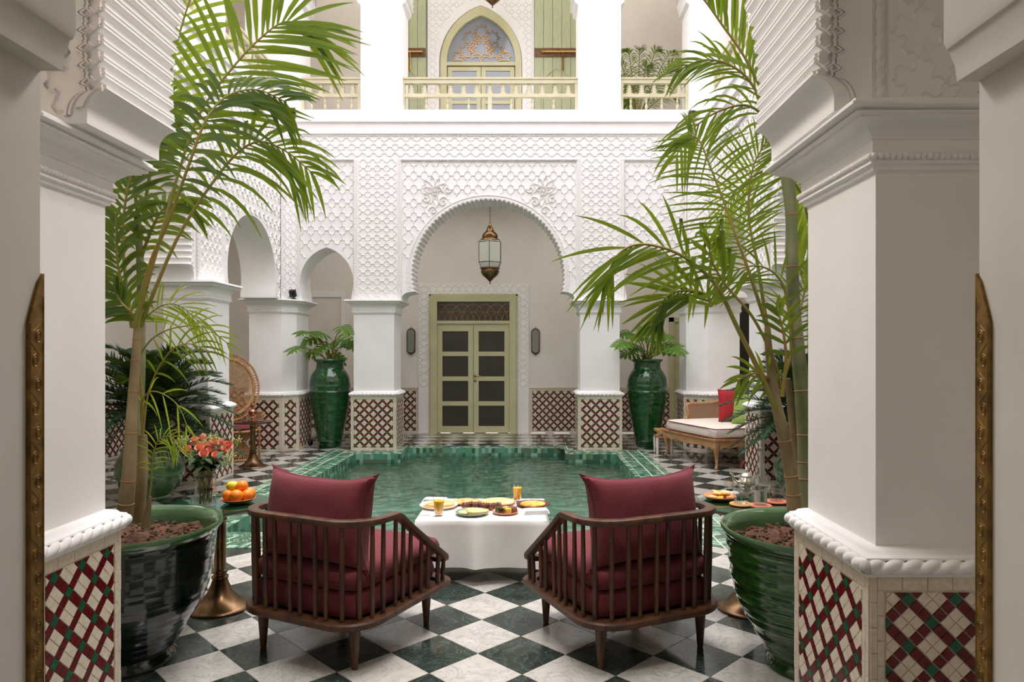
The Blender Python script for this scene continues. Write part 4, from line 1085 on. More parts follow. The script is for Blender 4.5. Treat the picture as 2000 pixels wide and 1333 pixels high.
# ================================================================== FURNITURE
def rbox(x0, x1, y0, y1, z0, z1, r=0.03, puff=0.0, nx=14, ny=14):
    """soft box cushion: rounded edges, slightly domed"""
    mb = MB(); cx, cy_ = (x0+x1)/2, (y0+y1)/2; hx, hy = (x1-x0)/2, (y1-y0)/2; hz = (z1-z0)/2; cz = (z0+z1)/2
    def plan(inset, n=32):
        pts = []; rr = max(0.005, 0.07-inset*0.5)
        for i in range(n):
            a = 2*PI*i/n; c, s = math.cos(a), math.sin(a)
            ax, ay = hx-inset, hy-inset; e = 0.18
            k = (abs(c)**(2/e)+abs(s)**(2/e))**(-e/2); pts.append((cx+ax*k*c, cy_+ay*k*s))
        return pts
    rows = []
    prof = [(hx*0.9, -hz-puff*0), (hx*0.5, -hz), (r*1.2, -hz), (r*0.35, -hz+r*0.35), (0.004, -hz+r*0.8), (-0.004, 0), (0.004, hz-r*0.8), (r*0.35, hz-r*0.35), (r*1.2, hz), (hx*0.35, hz+puff*0.8), (hx*0.7, hz+puff), (hx*0.95, hz+puff)]
    for ins, z in prof: rows.append([(p[0], p[1], cz+z) for p in plan(min(ins, min(hx, hy)*0.97))])
    mb.rows(rows, True); mb.poly(list(reversed(rows[0]))); mb.poly(rows[-1])
    return mb
def pillow(w_, h, th, n=16, ear=0.12, seed=1, edge=0.006):
    """knife edged cushion standing in the xz plane, centre at origin"""
    mb = MB(); rd = random.Random(seed)
    front, back = [], []
    for i in range(n+1):
        u = -1+2*i/n; rf, rb = [], []
        for j in range(n+1):
            v = -1+2*j/n
            pin = 1-ear*(1-abs(v)**3)*abs(u)**6*0.6; pinv = 1-ear*(1-abs(u)**3)*abs(v)**6*0.6
            x, z = u*w_/2*pin, v*h/2*pinv
            f = max(0, (1-u**4)*(1-v**4))**0.55
            wr = 0.006*mn.noise(Vector((u*3+seed, v*2.2, 0)))+0.004*math.sin((u*2+v*1.3)*5+seed)*(abs(u)*abs(v))
            t = th/2*f+wr*f
            rf.append((x, -t-edge*0.5, z)); rb.append((x, t+edge*0.5, z))
        front.append(rf); back.append(rb)
    mb.rows(front); mb.rows(back)
    per = [(i, 0) for i in range(n)]+[(n, j) for j in range(n)]+[(i, n) for i in range(n, 0, -1)]+[(0, j) for j in range(n, 0, -1)]
    pts = [Vector(front[i][j])*0.5+Vector(back[i][j])*0.5 for i, j in per]
    mb.tube(pts+[pts[0]], edge, 6, cap=False)
    return mb
def make_chair(loc, rz, label):
    root = thing('lounge_chair', label, 'chair', loc, rz, 'burgundy lounge chairs facing the pool')
    hw, hd = 0.365, 0.385
    RC, FC = 0.17, 0.07
    def corner(cx, cy_, r, a0, a1, n=8): return [(cx+r*math.cos(math.radians(a0+(a1-a0)*i/n)), cy_+r*math.sin(math.radians(a0+(a1-a0)*i/n))) for i in range(n+1)]
    # open outline: front left -> rear left -> rear right -> front right
    left = [(-hw+0.12, hd+0.012)]+corner(-hw+FC, hd-FC, FC, 80, 180, 6)
    side_l = [(-hw, hd-FC-(2*hd-FC-RC)*i/8) for i in range(1, 8)]
    rl = corner(-hw+RC, -hd+RC, RC, 180, 270); back = [(-hw+RC+(2*hw-2*RC)*i/6, -hd) for i in range(1, 6)]
    half = left+side_l+rl; pl = half+back+[(-p[0], p[1]) for p in reversed(half)]
    def rail_z(y):
        yk = -hd+0.30
        if y < yk: return 0.672+0.012*(yk-y)/0.3
        t = (y-yk)/(hd-yk); return 0.672-0.345*min(1, t)**0.97
    top = MB()
    pts = []
    for x, y in pl: pts.append((x, y, rail_z(y)))
    fine = crom(pts, 110)
    rows = []
    for i, p in enumerate(fine):
        t = (fine[min(i+1, 110)]-fine[max(i-1, 0)]).normalized(); s = Vector((t.y, -t.x, 0)).normalized(); u = s.cross(t).normalized()
        if u.z < 0: u = -u
        row = []
        for j in range(10):
            a = 2*PI*j/10; c_, s_ = math.cos(a), math.sin(a)
            row.append(p+s*(0.028*abs(c_)**0.6*(1 if c_ > 0 else -1))+u*(0.017*abs(s_)**0.6*(1 if s_ > 0 else -1)))
        rows.append(row)
    top.rows(rows, True); top.poly(rows[0]); top.poly(rows[-1]); top.build('top_rail', M['wood'], root, 45)
    # base ring, closed
    bz = 0.215; ring_pl = pl+[(hw-0.2-(2*hw-0.4)*i/4, hd) for i in range(0, 5)]
    rg = MB(); outer = offset_poly(list(reversed(ring_pl)), 0.0)
    def off_ring(o): return [(p[0]*(1+o/hw), p[1]*(1+o/hd)) for p in ring_pl]
    rws = []
    for o, z in ((0.026, bz-0.010), (0.028, bz+0.012), (0.022, bz+0.02), (-0.032, bz+0.02), (-0.036, bz-0.014), (0.018, bz-0.016), (0.026, bz-0.010)):
        rws.append([(q[0], q[1], z) for q in off_ring(o)])
    rg.rows(rws, True); rg.build('base_ring', M['wood'], root, 40)
    pn = MB(); inner = off_ring(-0.03); pn.poly([(p[0], p[1], bz+0.004) for p in inner]); pn.poly([(p[0], p[1], bz-0.008) for p in reversed(inner)])
    pn.build('seat_board', M['wood'], root, fix=False)
    # spindles
    cum = [0]; 
    for i in range(110): cum.append(cum[-1]+(Vector(fine[i+1][:2]+(0,) if False else (fine[i+1].x, fine[i+1].y, 0))-Vector((fine[i].x, fine[i].y, 0))).length)
    tot = cum[-1]; n = 28
    for k in range(n):
        d = 0.135+(tot-0.27)*k/(n-1); i = min(range(111), key=lambda q: abs(cum[q]-d)); p = fine[i]
        t = MB(); a = Vector((p.x*0.985, p.y*0.985, bz+0.015)); b = Vector((p.x, p.y, p.z-0.008))
        t.tube([a, a.lerp(b, 0.5), b], [0.0105, 0.0125, 0.010], 8); t.build('spindle', M['wood'], root, 60)
    for sx in (-1, 1):
        for yy in (-0.30, 0.29):
            t = MB(); xx = sx*0.282
            t.lathe([(0.013, 0.0), (0.0145, 0.004), (0.030, bz-0.02), (0.031, bz-0.008)], 14, (0, 0, 0)); t.build('leg', M['wood'], root, 50, loc=(xx, yy, 0))
    b = rbox(-0.325, 0.325, -0.345, 0.345, bz+0.015, 0.355, 0.03, 0.004); b.build('base_cushion', M['fabric'], root, 50)
    b = rbox(-0.325, 0.325, -0.345, 0.40, 0.352, 0.455, 0.035, 0.012); b.build('seat_cushion', M['fabric'], root, 50)
    pm_ = pillow(0.67, 0.46, 0.20, 24, 0.34, 3, 0.006)
    o = pm_.build('back_cushion', M['fabric'], root, 60); o.location = (0, -0.225, 0.655); o.rotation_euler = (math.radians(-9), 0, 0)
    return root
ch = make_chair((-0.930, 3.575, 0), math.radians(-25.0), 'burgundy lounge chair with slatted walnut frame, left of the breakfast table')
c2 = copy_tree(ch); c2.location = (0.468, 3.585, 0); c2.rotation_euler = (0, 0, math.radians(24.0))
c2['label'] = 'burgundy lounge chair with slatted walnut frame, right of the breakfast table'

# ---- breakfast table under a cloth
TX0, TX1, TY0, TY1, TZ = -0.715, 0.105, 4.38, 5.02, 0.398
tb = thing('low_table', 'low breakfast table hidden under a white cloth by the pool', 'table', ((TX0+TX1)/2, (TY0+TY1)/2, 0))
t = MB(); t.box((TX0-TX1)/2+0.02, (TX1-TX0)/2-0.02, (TY0-TY1)/2+0.02, (TY1-TY0)/2-0.02, TZ-0.035, TZ-0.006); t.build('tabletop', M['wood'], tb, fix=False)
for sx in (-1, 1):
    for sy in (-1, 1):
        t = MB(); t.lathe([(0.014, 0), (0.022, TZ-0.03)], 10); t.build('leg', M['wood'], tb, 50, loc=(sx*0.36, sy*0.27, 0))
cl = MB(); n = 12; rows = []
per = []
W2, D2 = (TX1-TX0)/2, (TY1-TY0)/2
def perim(k, N=120):
    s = k/N*4*1.0; side = int(s) % 4; f = s-int(s)
    c = [(-W2, -D2), (W2, -D2), (W2, D2), (-W2, D2)]; a, b = c[side], c[(side+1) % 4]
    return (a[0]+(b[0]-a[0])*f, a[1]+(b[1]-a[1])*f, side, f)
levels = [0, 0.012, 0.04, 0.09, 0.15, 0.21, 0.27, 0.305]
N = 120
for li, dz in enumerate(levels):
    row = []
    for k in range(N):
        x, y, side, f = perim(k); t_ = dz/0.305
        cornerness = max(0, 1-min(f, 1-f)/0.13)
        nx, ny = ((0, -1), (1, 0), (0, 1), (-1, 0))[side]
        flare = 0.006+(0.02+0.055*cornerness)*t_+0.012*t_*math.sin(f*PI*5+side)*0.7
        if side == 0: flare += 0.035*t_*math.exp(-((f-0.46)/0.05)**2)
        L = 1.0 if side == 0 else (0.86 if side == 2 else 0.72+0.22*abs(f-0.5)*2)
        cx_, cy_ = x/W2, y/D2
        dx, dy = (nx*(1-cornerness*0.4)+0.4*cornerness*(1 if x > 0 else -1)), (ny*(1-cornerness*0.4)+0.4*cornerness*(1 if y > 0 else -1))
        row.append((x+dx*flare*(1 if li else 0), y+dy*flare*(1 if li else 0), TZ-dz*0.97*L*(1 if li > 1 else 0.6)))
    rows.append(row)
top = [[(x*q, y*q, TZ+0.001) for (x, y, _) in [(p[0], p[1], 0) for p in rows[0]]] for q in (0.02, 0.5, 0.98)]
cl.rows(top+rows, True); cl.poly(top[0])
o = cl.build('tablecloth', M['cloth'], None, 50, loc=((TX0+TX1)/2, (TY0+TY1)/2, 0)); tag(o, 'white linen tablecloth draped over the low breakfast table', 'tablecloth')
TT = TZ+0.003
def plate(name, loc, r, h, mat, label, group=None, rim=0.85, seg=28, cat='plate'):
    o = MB().lathe([(0.0, 0.0), (r*0.6, 0.0), (r*rim, h*0.35), (r, h), (r*0.985, h+0.003), (r*rim*0.95, h*0.35+0.005), (r*0.6, 0.005), (0, 0.005)], seg).build(name, mat, None, 40, loc=loc)
    return tag(o, label, cat, group)
def flat_food(name, loc, r, h, mat, label, cat='food', wob=0.06, sx=1.0, rot=0, bumps=None, group=None):
    sd = loc[0]*31+loc[1]*17
    f = lambda a, z: 1+wob*mn.noise(Vector((math.cos(a)*1.5, math.sin(a)*1.5, sd)))
    b = MB().lathe([(0.0, 0.0), (r*0.93, 0.0), (r, h*0.4), (r*0.96, h*0.85), (r*0.8, h), (r*0.5, h*1.02), (0.0, h*1.05)], 26, fn=f)
    o = b.build(name, mat, None, 50, loc=loc); o.scale = (sx, 1, 1); o.rotation_euler = (0, 0, rot)
    tag(o, label, cat, group)
    if bumps:
        rd = random.Random(int(abs(sd)*10)); q = MB()
        for i in range(bumps[1]):
            a, rr = rd.uniform(0, 6.28), r*0.8*math.sqrt(rd.random()); q.sphere((rr*math.cos(a), rr*math.sin(a), h), rd.uniform(0.003, 0.006), 6, 4, sc=(1.5, 1, 0.5))
        c = q.build('topping', bumps[0], o, 60); c['kind'] = 'stuff'
    return o
G = 'dishes on the breakfast table'
def at(px, D): return (px-VPX)*D/FPX
def gx(px, y, z=TT):   # table plane lookup: pixel row -> depth
    D = (EYE-z)*FPX/(y-VPY); return (at(px, D), D, z)
# left plate with stacked crepes
p = gx(857, 991); plate('plate', p, 0.132, 0.018, M['white_dish'], 'white plate under a stack of orange pancakes, left end of the table', G)
q = Vector(p)+Vector((0, 0, 0.0055))
for k in range(3): flat_food('pancake', (q.x+0.004*k, q.y, q.z+0.0085*k), 0.115-0.010*k, 0.008, M['bread_o'], ['widest orange pancake at the bottom of the left stack', 'middle orange pancake of the left stack', 'smallest orange pancake on top of the left stack'][k], 'pancake', 0.12, group='stacked pancakes')
p = gx(910, 984); plate('plate', p, 0.100, 0.014, M['bread_o'] if False else M['terra'], 'terracotta plate with golden flatbread at the back of the table', G)
flat_food('flatbread', (p[0], p[1], p[2]+0.0055), 0.09, 0.014, M['bread_o'], 'round golden flatbread with dark specks at the back of the table', 'bread', 0.05, bumps=(M['pastry'], 12))
p = gx(972, 984); plate('plate', p, 0.125, 0.014, M['pink_dish'], 'large pale plate with a folded golden bread, back of table', G)
flat_food('flatbread', (p[0], p[1], p[2]+0.0055), 0.112, 0.016, M['bread'], 'large folded golden flatbread at the back of the table', 'bread', 0.1, 1.05, bumps=(M['pizza'], 14))
p = gx(1041, 988); plate('plate', p, 0.118, 0.014, M['brown_dish'], 'dark brown rimmed plate on the right end of the table', G)
flat_food('tart', (p[0], p[1], p[2]+0.0055), 0.088, 0.014, M['pizza'], 'round orange spiced tart on the dark brown plate', 'tart', 0.04, bumps=(M['bread'], 30))
p = gx(922, 1005); plate('plate', p, 0.110, 0.018, M['sage_dish'], 'sage green plate of flat breads at the front of the table', G)
flat_food('flatbread', (p[0]-0.045, p[1]+0.01, p[2]+0.006), 0.045, 0.010, M['bread'], 'small round bread on the left of the sage plate', 'bread', 0.1)
flat_food('flatbread', (p[0]-0.01, p[1]+0.04, p[2]+0.015), 0.035, 0.010, M['bread'], 'small round bread at the back of the sage plate', 'bread', 0.1)
flat_food('folded_crepe', (p[0]+0.035, p[1]-0.01, p[2]+0.006), 0.052, 0.024, M['bread'], 'yellow folded crepe across the sage plate', 'crepe', 0.2, 1.4, 0.3)
p = gx(987, 1003); plate('plate', p, 0.088, 0.014, M['pink_dish'], 'pink plate holding little jars at the front of the table', G)
def jar(x, y, z, mat, lab):
    o = tag(MB().lathe([(0.0, 0), (0.020, 0), (0.022, 0.006), (0.022, 0.026), (0.019, 0.03), (0, 0.03)], 14).build('preserve', mat, None, 50, loc=(x, y, z+0.002)), lab+' filling', 'preserve')
    g_ = tag(MB().lathe([(0.0235, 0), (0.0245, 0.006), (0.0245, 0.034), (0.022, 0.042), (0.023, 0.046)], 14, caps=False).build('glass_jar', M['glass'], None, 50, loc=(x, y, z)), lab, 'jar')
z = p[2]+0.006
jar(p[0]-0.028, p[1]-0.032, z, M['jam'], 'small jar of dark jam on the pink plate')
jar(p[0]+0.020, p[1]-0.028, z, M['butter'], 'small jar of yellow butter on the pink plate')
jar(p[0]-0.045, p[1]+0.012, z, M['rose_leaf'], 'small jar of green olives on the pink plate')
flat_food('bread_roll', (p[0]+0.045, p[1]+0.008, z), 0.033, 0.035, M['pastry'], 'small brown roll on the pink plate', 'bread', 0.1)
flat_food('pastry', (p[0]+0.005, p[1]+0.03, z), 0.028, 0.03, M['bread_o'], 'golden ball pastry at the back of the pink plate', 'pastry', 0.1)
# plaited dark pastry
p = gx(940, 995)
for k in range(9):
    x = p[0]-0.115+0.029*k; y = p[1]+0.02*math.sin(k*0.8)
    t = MB(); t.sphere((0, 0, 0.022), 0.030, 12, 8, sc=(0.62, 1.15, 0.75), M=Matrix.Rotation(0.5*(-1)**k, 4, 'Z'))
    for s in (-0.012, 0, 0.012): t.tube([(s, -0.028, 0.034), (s+0.004, 0, 0.045), (s, 0.028, 0.034)], 0.003, 4)
    tag(t.build('cake_slice', M['pastry'], None, 50, loc=(x, y, TT+0.001)), '%s slice from the left of the dark chocolate loaf' % ['first', 'second', 'third', 'fourth', 'fifth', 'sixth', 'seventh', 'eighth', 'ninth'][k], 'cake', 'overlapping slices of dark loaf')
def juice(px, ybase, D, label):
    r_ = thing('juice_glass', label, 'glass', (at(px, D), D, TT), group='glasses of orange juice')
    r0, r1, h = 0.026, 0.037, 0.122
    MB().lathe([(0.0, 0.0), (r0, 0.0), (r0+0.002, 0.012), (r1, h), (r1-0.0015, h), (r0, 0.012), (0, 0.010)], 20).build('tumbler', M['glass'], r_, 50)
    MB().lathe([(0.0, 0.0115), (r0-0.001, 0.0115), (r0+(r1-r0)*0.75-0.001, 0.095), (0, 0.096)], 20).build('juice', M['juice'], r_, 50)
juice(857, 1010, 4.49, 'glass of orange juice in front of the left pancake plate')
juice(1010.5, 982, 4.93, 'glass of orange juice at the far edge of the table')
def napkin(loc, rz, label):
    b = MB()
    for k in range(4):
        s = rbox(-0.085+0.004*k, 0.085-0.003*k, -0.05+0.003*k, 0.05-0.002*k, 0.006*k, 0.006*k+0.0058, 0.003, 0.001); b.merge(s)
    o = b.build('folded_napkin', M['cloth'], None, 50, loc=loc); o.rotation_euler = (0, 0, rz); tag(o, label, 'napkin')
p = gx(1046, 1002); napkin(p, 0.15, 'folded white napkin at the right front of the table')
p = gx(850, 980); napkin(p, -0.1, 'folded white napkin behind the left plate')
t = MB(); t.tube([(0, 0, 0), (0.07, 0, 0.001)], 0.0025, 6); t.tube([(0.07, 0, 0.001), (0.12, 0, 0.001)], [0.003, 0.007], 6, flat=0.3)
p = gx(818, 1008, TT+0.003); tag(t.build('knife', M['silver'], None, 50, loc=p), 'silver knife at the left front of the table', 'cutlery')

# ---- pedestal side tables
def ped_table(loc, R, h, label, glass_top=True, n=36):
    r_ = thing('pedestal_table', label, 'table', loc)
    MB().lathe([(0.0, 0), (0.168, 0), (0.172, 0.006), (0.168, 0.014), (0.15, 0.022), (0.11, 0.045), (0.07, 0.09), (0.048, 0.14), (0.040, 0.165), (0.046, 0.172), (0.046, 0.182), (0.036, 0.188), (0.036, 0.2), (0.043, 0.206), (0.043, 0.216), (0.031, 0.225)], n).build('base', M['brass'], r_, 40)
    MB().lathe([(0.031, 0.225), (0.033, 0.24), (0.033, h-0.12), (0.035, h-0.10), (0.040, h-0.095), (0.034, h-0.085), (0.036, h-0.06), (0.06, h-0.03), (0.075, h-0.028)], n).build('column', M['brass'], r_, 40)
    MB().lathe([(0.0, h-0.032), (R*0.94, h-0.028), (R*0.985, h-0.02), (R*0.985, h-0.008), (0.0, h-0.008)], 48).build('tabletop', M['table_sheen'] if glass_top else M['brass'], r_, 40)
    if glass_top: MB().lathe([(0.0, h-0.0075), (R, h-0.0075), (R+0.002, h-0.004), (R, h), (0, h)], 48).build('glass_top', M['glass_edge'], r_, 40)
    return r_
ped_table((-1.765, 3.955, 0), 0.27, 0.60, 'brass pedestal table with glass top holding the roses and the oranges')
ped_table((1.24, 3.935, 0), 0.27, 0.60, 'brass pedestal table with glass top behind the right chair, holding bottle and teapot')
ped_table((-3.53, 8.85, 0), 0.25, 0.59, 'brass pedestal table in front of the peacock chair', False)
# oranges on a dish
cx, cy_ = -1.665, 3.965
plate('dish', (cx, cy_, 0.601), 0.096, 0.022, M['terra'], 'terracotta dish heaped with oranges', None, 0.8, cat='dish')
rd = random.Random(5)
pos = [(-0.048, -0.02, 0), (0.012, -0.052, 0), (0.058, -0.018, 0), (0.05, 0.04, 0), (0, 0.055, 0), (-0.052, 0.038, 0), (0.022, 0.0, 1), (-0.03, 0.005, 2)]
labs = ['orange at the left of the heap in front', 'biggest orange at the front of the heap', 'orange at the right of the heap', 'orange at the back right of the heap', 'orange at the back of the heap', 'orange at the far left back of the heap', 'orange on top of the heap', 'yellow green lemon on top of the heap']
for (dx, dy, k), lb in zip(pos, labs):
    t = MB(); r = 0.034 if k != 2 else 0.031
    if dy == -0.052: r = 0.037
    t.sphere((0, 0, 0), r, 18, 12, sc=(1, 1, 0.94) if k < 2 else (1.3, 1, 0.95)); t.lathe([(0.004, r*0.93), (0.002, r*0.95)], 6)
    z = 0.601+0.012+r*0.94+(0.048 if k else 0)
    o = t.build('lemon' if k == 2 else 'orange', M['lemon' if k == 2 else 'orange'], None, 80, loc=(cx+dx, cy_+dy, z)); tag(o, lb, 'fruit', 'oranges on the dish')
    o.rotation_euler = (rd.uniform(-.3, .3), rd.uniform(-.3, .3), rd.uniform(0, 3))
# vase with roses
vx, vy = -1.795, 3.84; vz = 0.601
vs_o = thing('glass_vase', 'clear cylindrical glass vase holding coral roses', 'vase', (vx, vy, vz))
MB().lathe([(0.0, 0), (0.052, 0), (0.056, 0.004), (0.056, 0.195), (0.053, 0.195), (0.053, 0.016), (0, 0.014)], 28).build('cylinder', M['glass'], vs_o, 50)
MB().lathe([(0.0, 0.10), (0.0525, 0.10)], 28, caps=False).build('water_surface', M['glass'], vs_o, 50)
def leafblade(mb, base, d, L, W, droop=0.3, mi=0):
    base, d = Vector(base), Vector(d).normalized(); s = d.cross(Vector((0, 0, 1)))
    if s.length < 0.05: s = Vector((1, 0, 0))
    s.normalize(); rows = []
    for i in range(6):
        t = i/5; p = base+d*L*t+Vector((0, 0, -1))*droop*L*t*t; w_ = W*math.sin(PI*min(1, t*0.97+0.03))**0.8
        rows.append([p-s*w_, p+Vector((0, 0, -0.12*w_)), p+s*w_])
    mb.rows(rows, False, mi)
RL = ['coral rose at the far left of the bouquet, half open', 'small coral rosebud at the upper left of the bouquet', 'coral rose at the top centre left of the bouquet', 'coral rose in the middle left of the bouquet', 'coral rose just right of the bouquet centre', 'open coral rose facing forward at the low centre of the bouquet', 'coral rose at the top right of the bouquet, left of a pair', 'coral rose at the top right of the bouquet, right of a pair', 'coral rose at the lower right of the bouquet', 'large coral rose at the right of the bouquet', 'coral rose at the far right of the bouquet', 'coral rose low in the centre right of the bouquet', 'coral rose high behind the left side of the bouquet']
heads = [(366, 879), (381, 862), (397, 857), (390, 876), (403, 873), (398, 887), (418, 866), (430, 866), (422, 891), (437, 881), (445, 871), (411, 882), (384, 868)]
for i, (px, py) in enumerate(heads):
    D = 3.80+0.10*((i*7) % 5-2)/2
    h = P(px, py, D); r_ = thing('rose', RL[i], 'rose', h, group='coral roses in the vase')
    t = MB(); R = 0.024
    out = Vector((h.x-vx, h.y-vy, 0.16)).normalized(); q = out.to_track_quat('Z', 'Y').to_matrix()
    for ringi, (n_, rr, hh, op) in enumerate(((3, 0.008, 0.026, -0.5), (4, 0.014, 0.026, -0.3), (5, 0.020, 0.023, 0.0), (5, 0.026, 0.017, 0.5))):
        for k in range(n_):
            a0 = 2*PI*k/n_+ringi*0.7+i; rows = []
            for u in range(5):
                a = a0+(u-2)/4*2*PI/n_*1.5; row = []
                for v in range(4):
                    f = v/3; rad = rr*0.88*(0.35+0.65*f**0.6)+op*0.007*f**3; zz = -0.018+(hh+0.018)*f-op*0.006*f**4*2-0.004*abs(u-2)*f
                    row.append(q @ Vector((rad*math.cos(a), rad*math.sin(a), zz)))
                rows.append(row)
            t.rows(rows)
    t.build('bloom', M['rose'], r_, 70, fix=False)
    st = MB(); foot = Vector((vx+0.03*math.cos(i*2.4), vy+0.03*math.sin(i*2.4), vz+0.02)); nk = Vector((vx+0.035*math.cos(i*1.1), vy+0.03*math.sin(i*1.1), vz+0.19))
    pts = crom([foot-h, nk-h, (nk-h)*0.45+Vector((0, 0, 0.0)), q @ Vector((0, 0, -0.018))], 8); st.tube(pts, 0.003, 5)
    st.build('stem', M['petiole'], r_, 60, fix=False)
    lf = MB()
    for k in range(7):
        pz = pts[4+k % 4]; a = k*2.4+i; leafblade(lf, pz, (math.cos(a), math.sin(a), 0.25-0.3*(k % 2)), 0.055+0.02*(k % 3), 0.017, 0.5)
    for k in range(4):
        pz = pts[1+k % 3]; a = k*1.7+i; leafblade(lf, pz, (math.cos(a)*.6, math.sin(a)*.6, 0.8), 0.03, 0.010, 0.1)
    lf.build('leaves', M['rose_leaf'], r_, 60, fix=False)['kind'] = 'stuff'
for i, (px, py) in enumerate([(358, 856), (352, 866), (414, 852), (422, 858), (463, 858), (374, 884), (408, 893), (392, 866), (428, 898), (450, 892)]):
    c = P(px, py, 3.8+0.03*(i % 3)); t = MB(); rd = random.Random(i)
    for k in range(34):
        o_ = Vector((rd.gauss(0, 0.016), rd.gauss(0, 0.016), rd.gauss(0, 0.010))); t.sphere(o_, 0.0034, 5, 3)
        if k % 3 == 0: t.tube([(0, 0, -0.04), o_], 0.0009, 3)
    top_ = Vector((vx, vy, vz+0.18))-c; t.tube([top_, (0, 0, -0.04)], 0.0016, 4)
    tag(t.build('filler_sprig', M['filler'], None, 60, loc=c, fix=False), 'sprig of tiny pale green flowers among the coral roses', 'flower', 'filler sprigs among the roses')
# right side table things
TZ2 = 0.601
def onr(px, y, z=TZ2):
    D = (EYE-z)*FPX/(y-VPY); return (at(px, D), D, z)
p = onr(1406, 975); plate('dish', (p[0], p[1], TZ2), 0.095, 0.018, M['terra'], 'terracotta dish of biscuits on the right pedestal table', None, 0.85, cat='dish')
rd = random.Random(9)
for k in range(14):
    a, rr = rd.uniform(0, 6.28), 0.065*math.sqrt(rd.random()); lay = k//7
    o = MB().lathe([(0, 0), (0.022, 0), (0.024, 0.005), (0.02, 0.010), (0, 0.011)], 12, fn=lambda a, z: 1+0.08*math.sin(a*5)).build('biscuit', M['bread' if k % 3 else 'pizza'], None, 40, loc=(p[0]+rr*math.cos(a), p[1]+rr*math.sin(a), TZ2+0.010+0.011*lay+0.001*k))
    o.rotation_euler = (rd.uniform(-.15, .15), rd.uniform(-.15, .15), 0); tag(o, 'golden biscuit heaped on the terracotta dish', 'biscuit', 'biscuits on the dish')
def tumbler(x, y, z, r, h, lab, fillh=0.0):
    r_ = thing('tumbler', lab, 'glass', (x, y, z))
    f = lambda a, zz: 1+0.012*math.cos(a*12)
    MB().lathe([(0.0, 0), (r*0.82, 0), (r*0.84, 0.008), (r, h), (r-0.002, h), (r*0.8, 0.012), (0, 0.010)], 36, fn=f).build('glass_body', M['glass'], r_, 50)
    if fillh: MB().lathe([(0, fillh), (r*0.9, fillh)], 24, caps=False).build('water_surface', M['glass'], r_, 50)
    q = MB()
    for k in range(7):
        a = -PI/2-0.75+k*0.25; q.box(-0.0035, 0.0035, -0.0006, 0.0006, h*0.22, h*0.22+0.010+0.004*(k % 2), M=Matrix.Translation((r*0.90*math.cos(a), r*0.90*math.sin(a), 0)) @ Matrix.Rotation(a+PI/2, 4, 'Z'))
    q.build('printed_letters', M['ink'], r_, fix=False)
    return r_
def coaster(x, y, m_, lab): tag(MB().lathe([(0, 0), (0.058, 0), (0.063, 0.005), (0.06, 0.010), (0, 0.009)], 28).build('coaster', M[m_], None, 40, loc=(x, y, TZ2)), lab, 'coaster')
p = onr(1447, 987); coaster(p[0], p[1], 'coaster', 'round wooden coaster under the front tumbler'); tumbler(p[0], p[1], TZ2+0.0105, 0.047, 0.105, 'clear printed tumbler on the wooden coaster', 0.05)
p = onr(1485, 990); coaster(p[0], p[1], 'coral_dish', 'coral coaster under the tall water bottle')
bt = thing('water_bottle', 'tall clear glass water bottle with pale cap', 'bottle', (p[0], p[1], TZ2+0.0105))
MB().lathe([(0.0, 0), (0.034, 0), (0.037, 0.006), (0.037, 0.13), (0.034, 0.16), (0.022, 0.215), (0.0145, 0.25), (0.0135, 0.30), (0.0125, 0.30), (0.013, 0.25), (0.035, 0.13), (0.035, 0.008), (0, 0.006)], 28).build('bottle_body', M['glass'], bt, 50)
MB().lathe([(0.0, 0.298), (0.0165, 0.298), (0.0165, 0.316), (0.0, 0.318)], 18).build('cap', M['silver'], bt, 40)
q = MB()
for a0, a1 in ((-2.9, -1.9), (-1.35, -0.6)):
    rows = [[(0.0375*math.cos(a0+(a1-a0)*i/8), 0.0375*math.sin(a0+(a1-a0)*i/8), z) for i in range(9)] for z in (0.02, 0.085)]; q.rows(rows)
q.build('label', M['paper'], bt, 50, fix=False)
p = onr(1515, 982); coaster(p[0]+0.004, p[1], 'coral_dish', 'coral coaster under the right tumbler'); tumbler(p[0]+0.004, p[1], TZ2+0.0105, 0.047, 0.10, 'clear tumbler half full of water right of the bottle', 0.055)
p = onr(1424, 966); plate('saucer', (p[0], p[1], TZ2), 0.06, 0.01, M['white_dish'], 'white saucer under the tea glass', cat='saucer'); tumbler(p[0], p[1], TZ2+0.0055, 0.030, 0.085, 'small tea glass on the white saucer', 0.06)
p = onr(1458, 962); tp = thing('teapot', 'silver teapot with dark red handle behind the tumblers', 'teapot', (p[0], p[1], TZ2))
MB().lathe([(0.0, 0), (0.036, 0), (0.038, 0.006), (0.030, 0.014), (0.05, 0.035), (0.056, 0.055), (0.050, 0.075), (0.036, 0.090), (0.034, 0.098), (0, 0.098)], 26).build('body', M['silver'], tp, 40)
MB().lathe([(0.038, 0.098), (0.038, 0.103), (0.024, 0.118), (0.008, 0.124), (0.005, 0.132), (0.011, 0.138), (0.005, 0.146), (0.007, 0.152), (0, 0.158)], 20).build('lid', M['silver'], tp, 40)
q = MB(); q.tube(crom([(-0.045, 0, 0.05), (-0.075, 0, 0.075), (-0.085, 0, 0.11), (-0.10, 0, 0.125)], 10), [0.011]*5+[0.008]*6, 8); q.build('spout', M['silver'], tp, 50)
q = MB(); q.tube(crom([(0.045, 0, 0.085), (0.075, 0, 0.10), (0.08, 0, 0.06), (0.055, 0, 0.04)], 12), 0.005, 7); q.build('handle', M['silver'], tp, 50)
q = MB(); q.tube([(-0.02, 0.03, 0.15), (0.0, 0.03, 0.185)], [0.009, 0.012], 8); q.build('handle_cover', M['piping'], tp, 50)

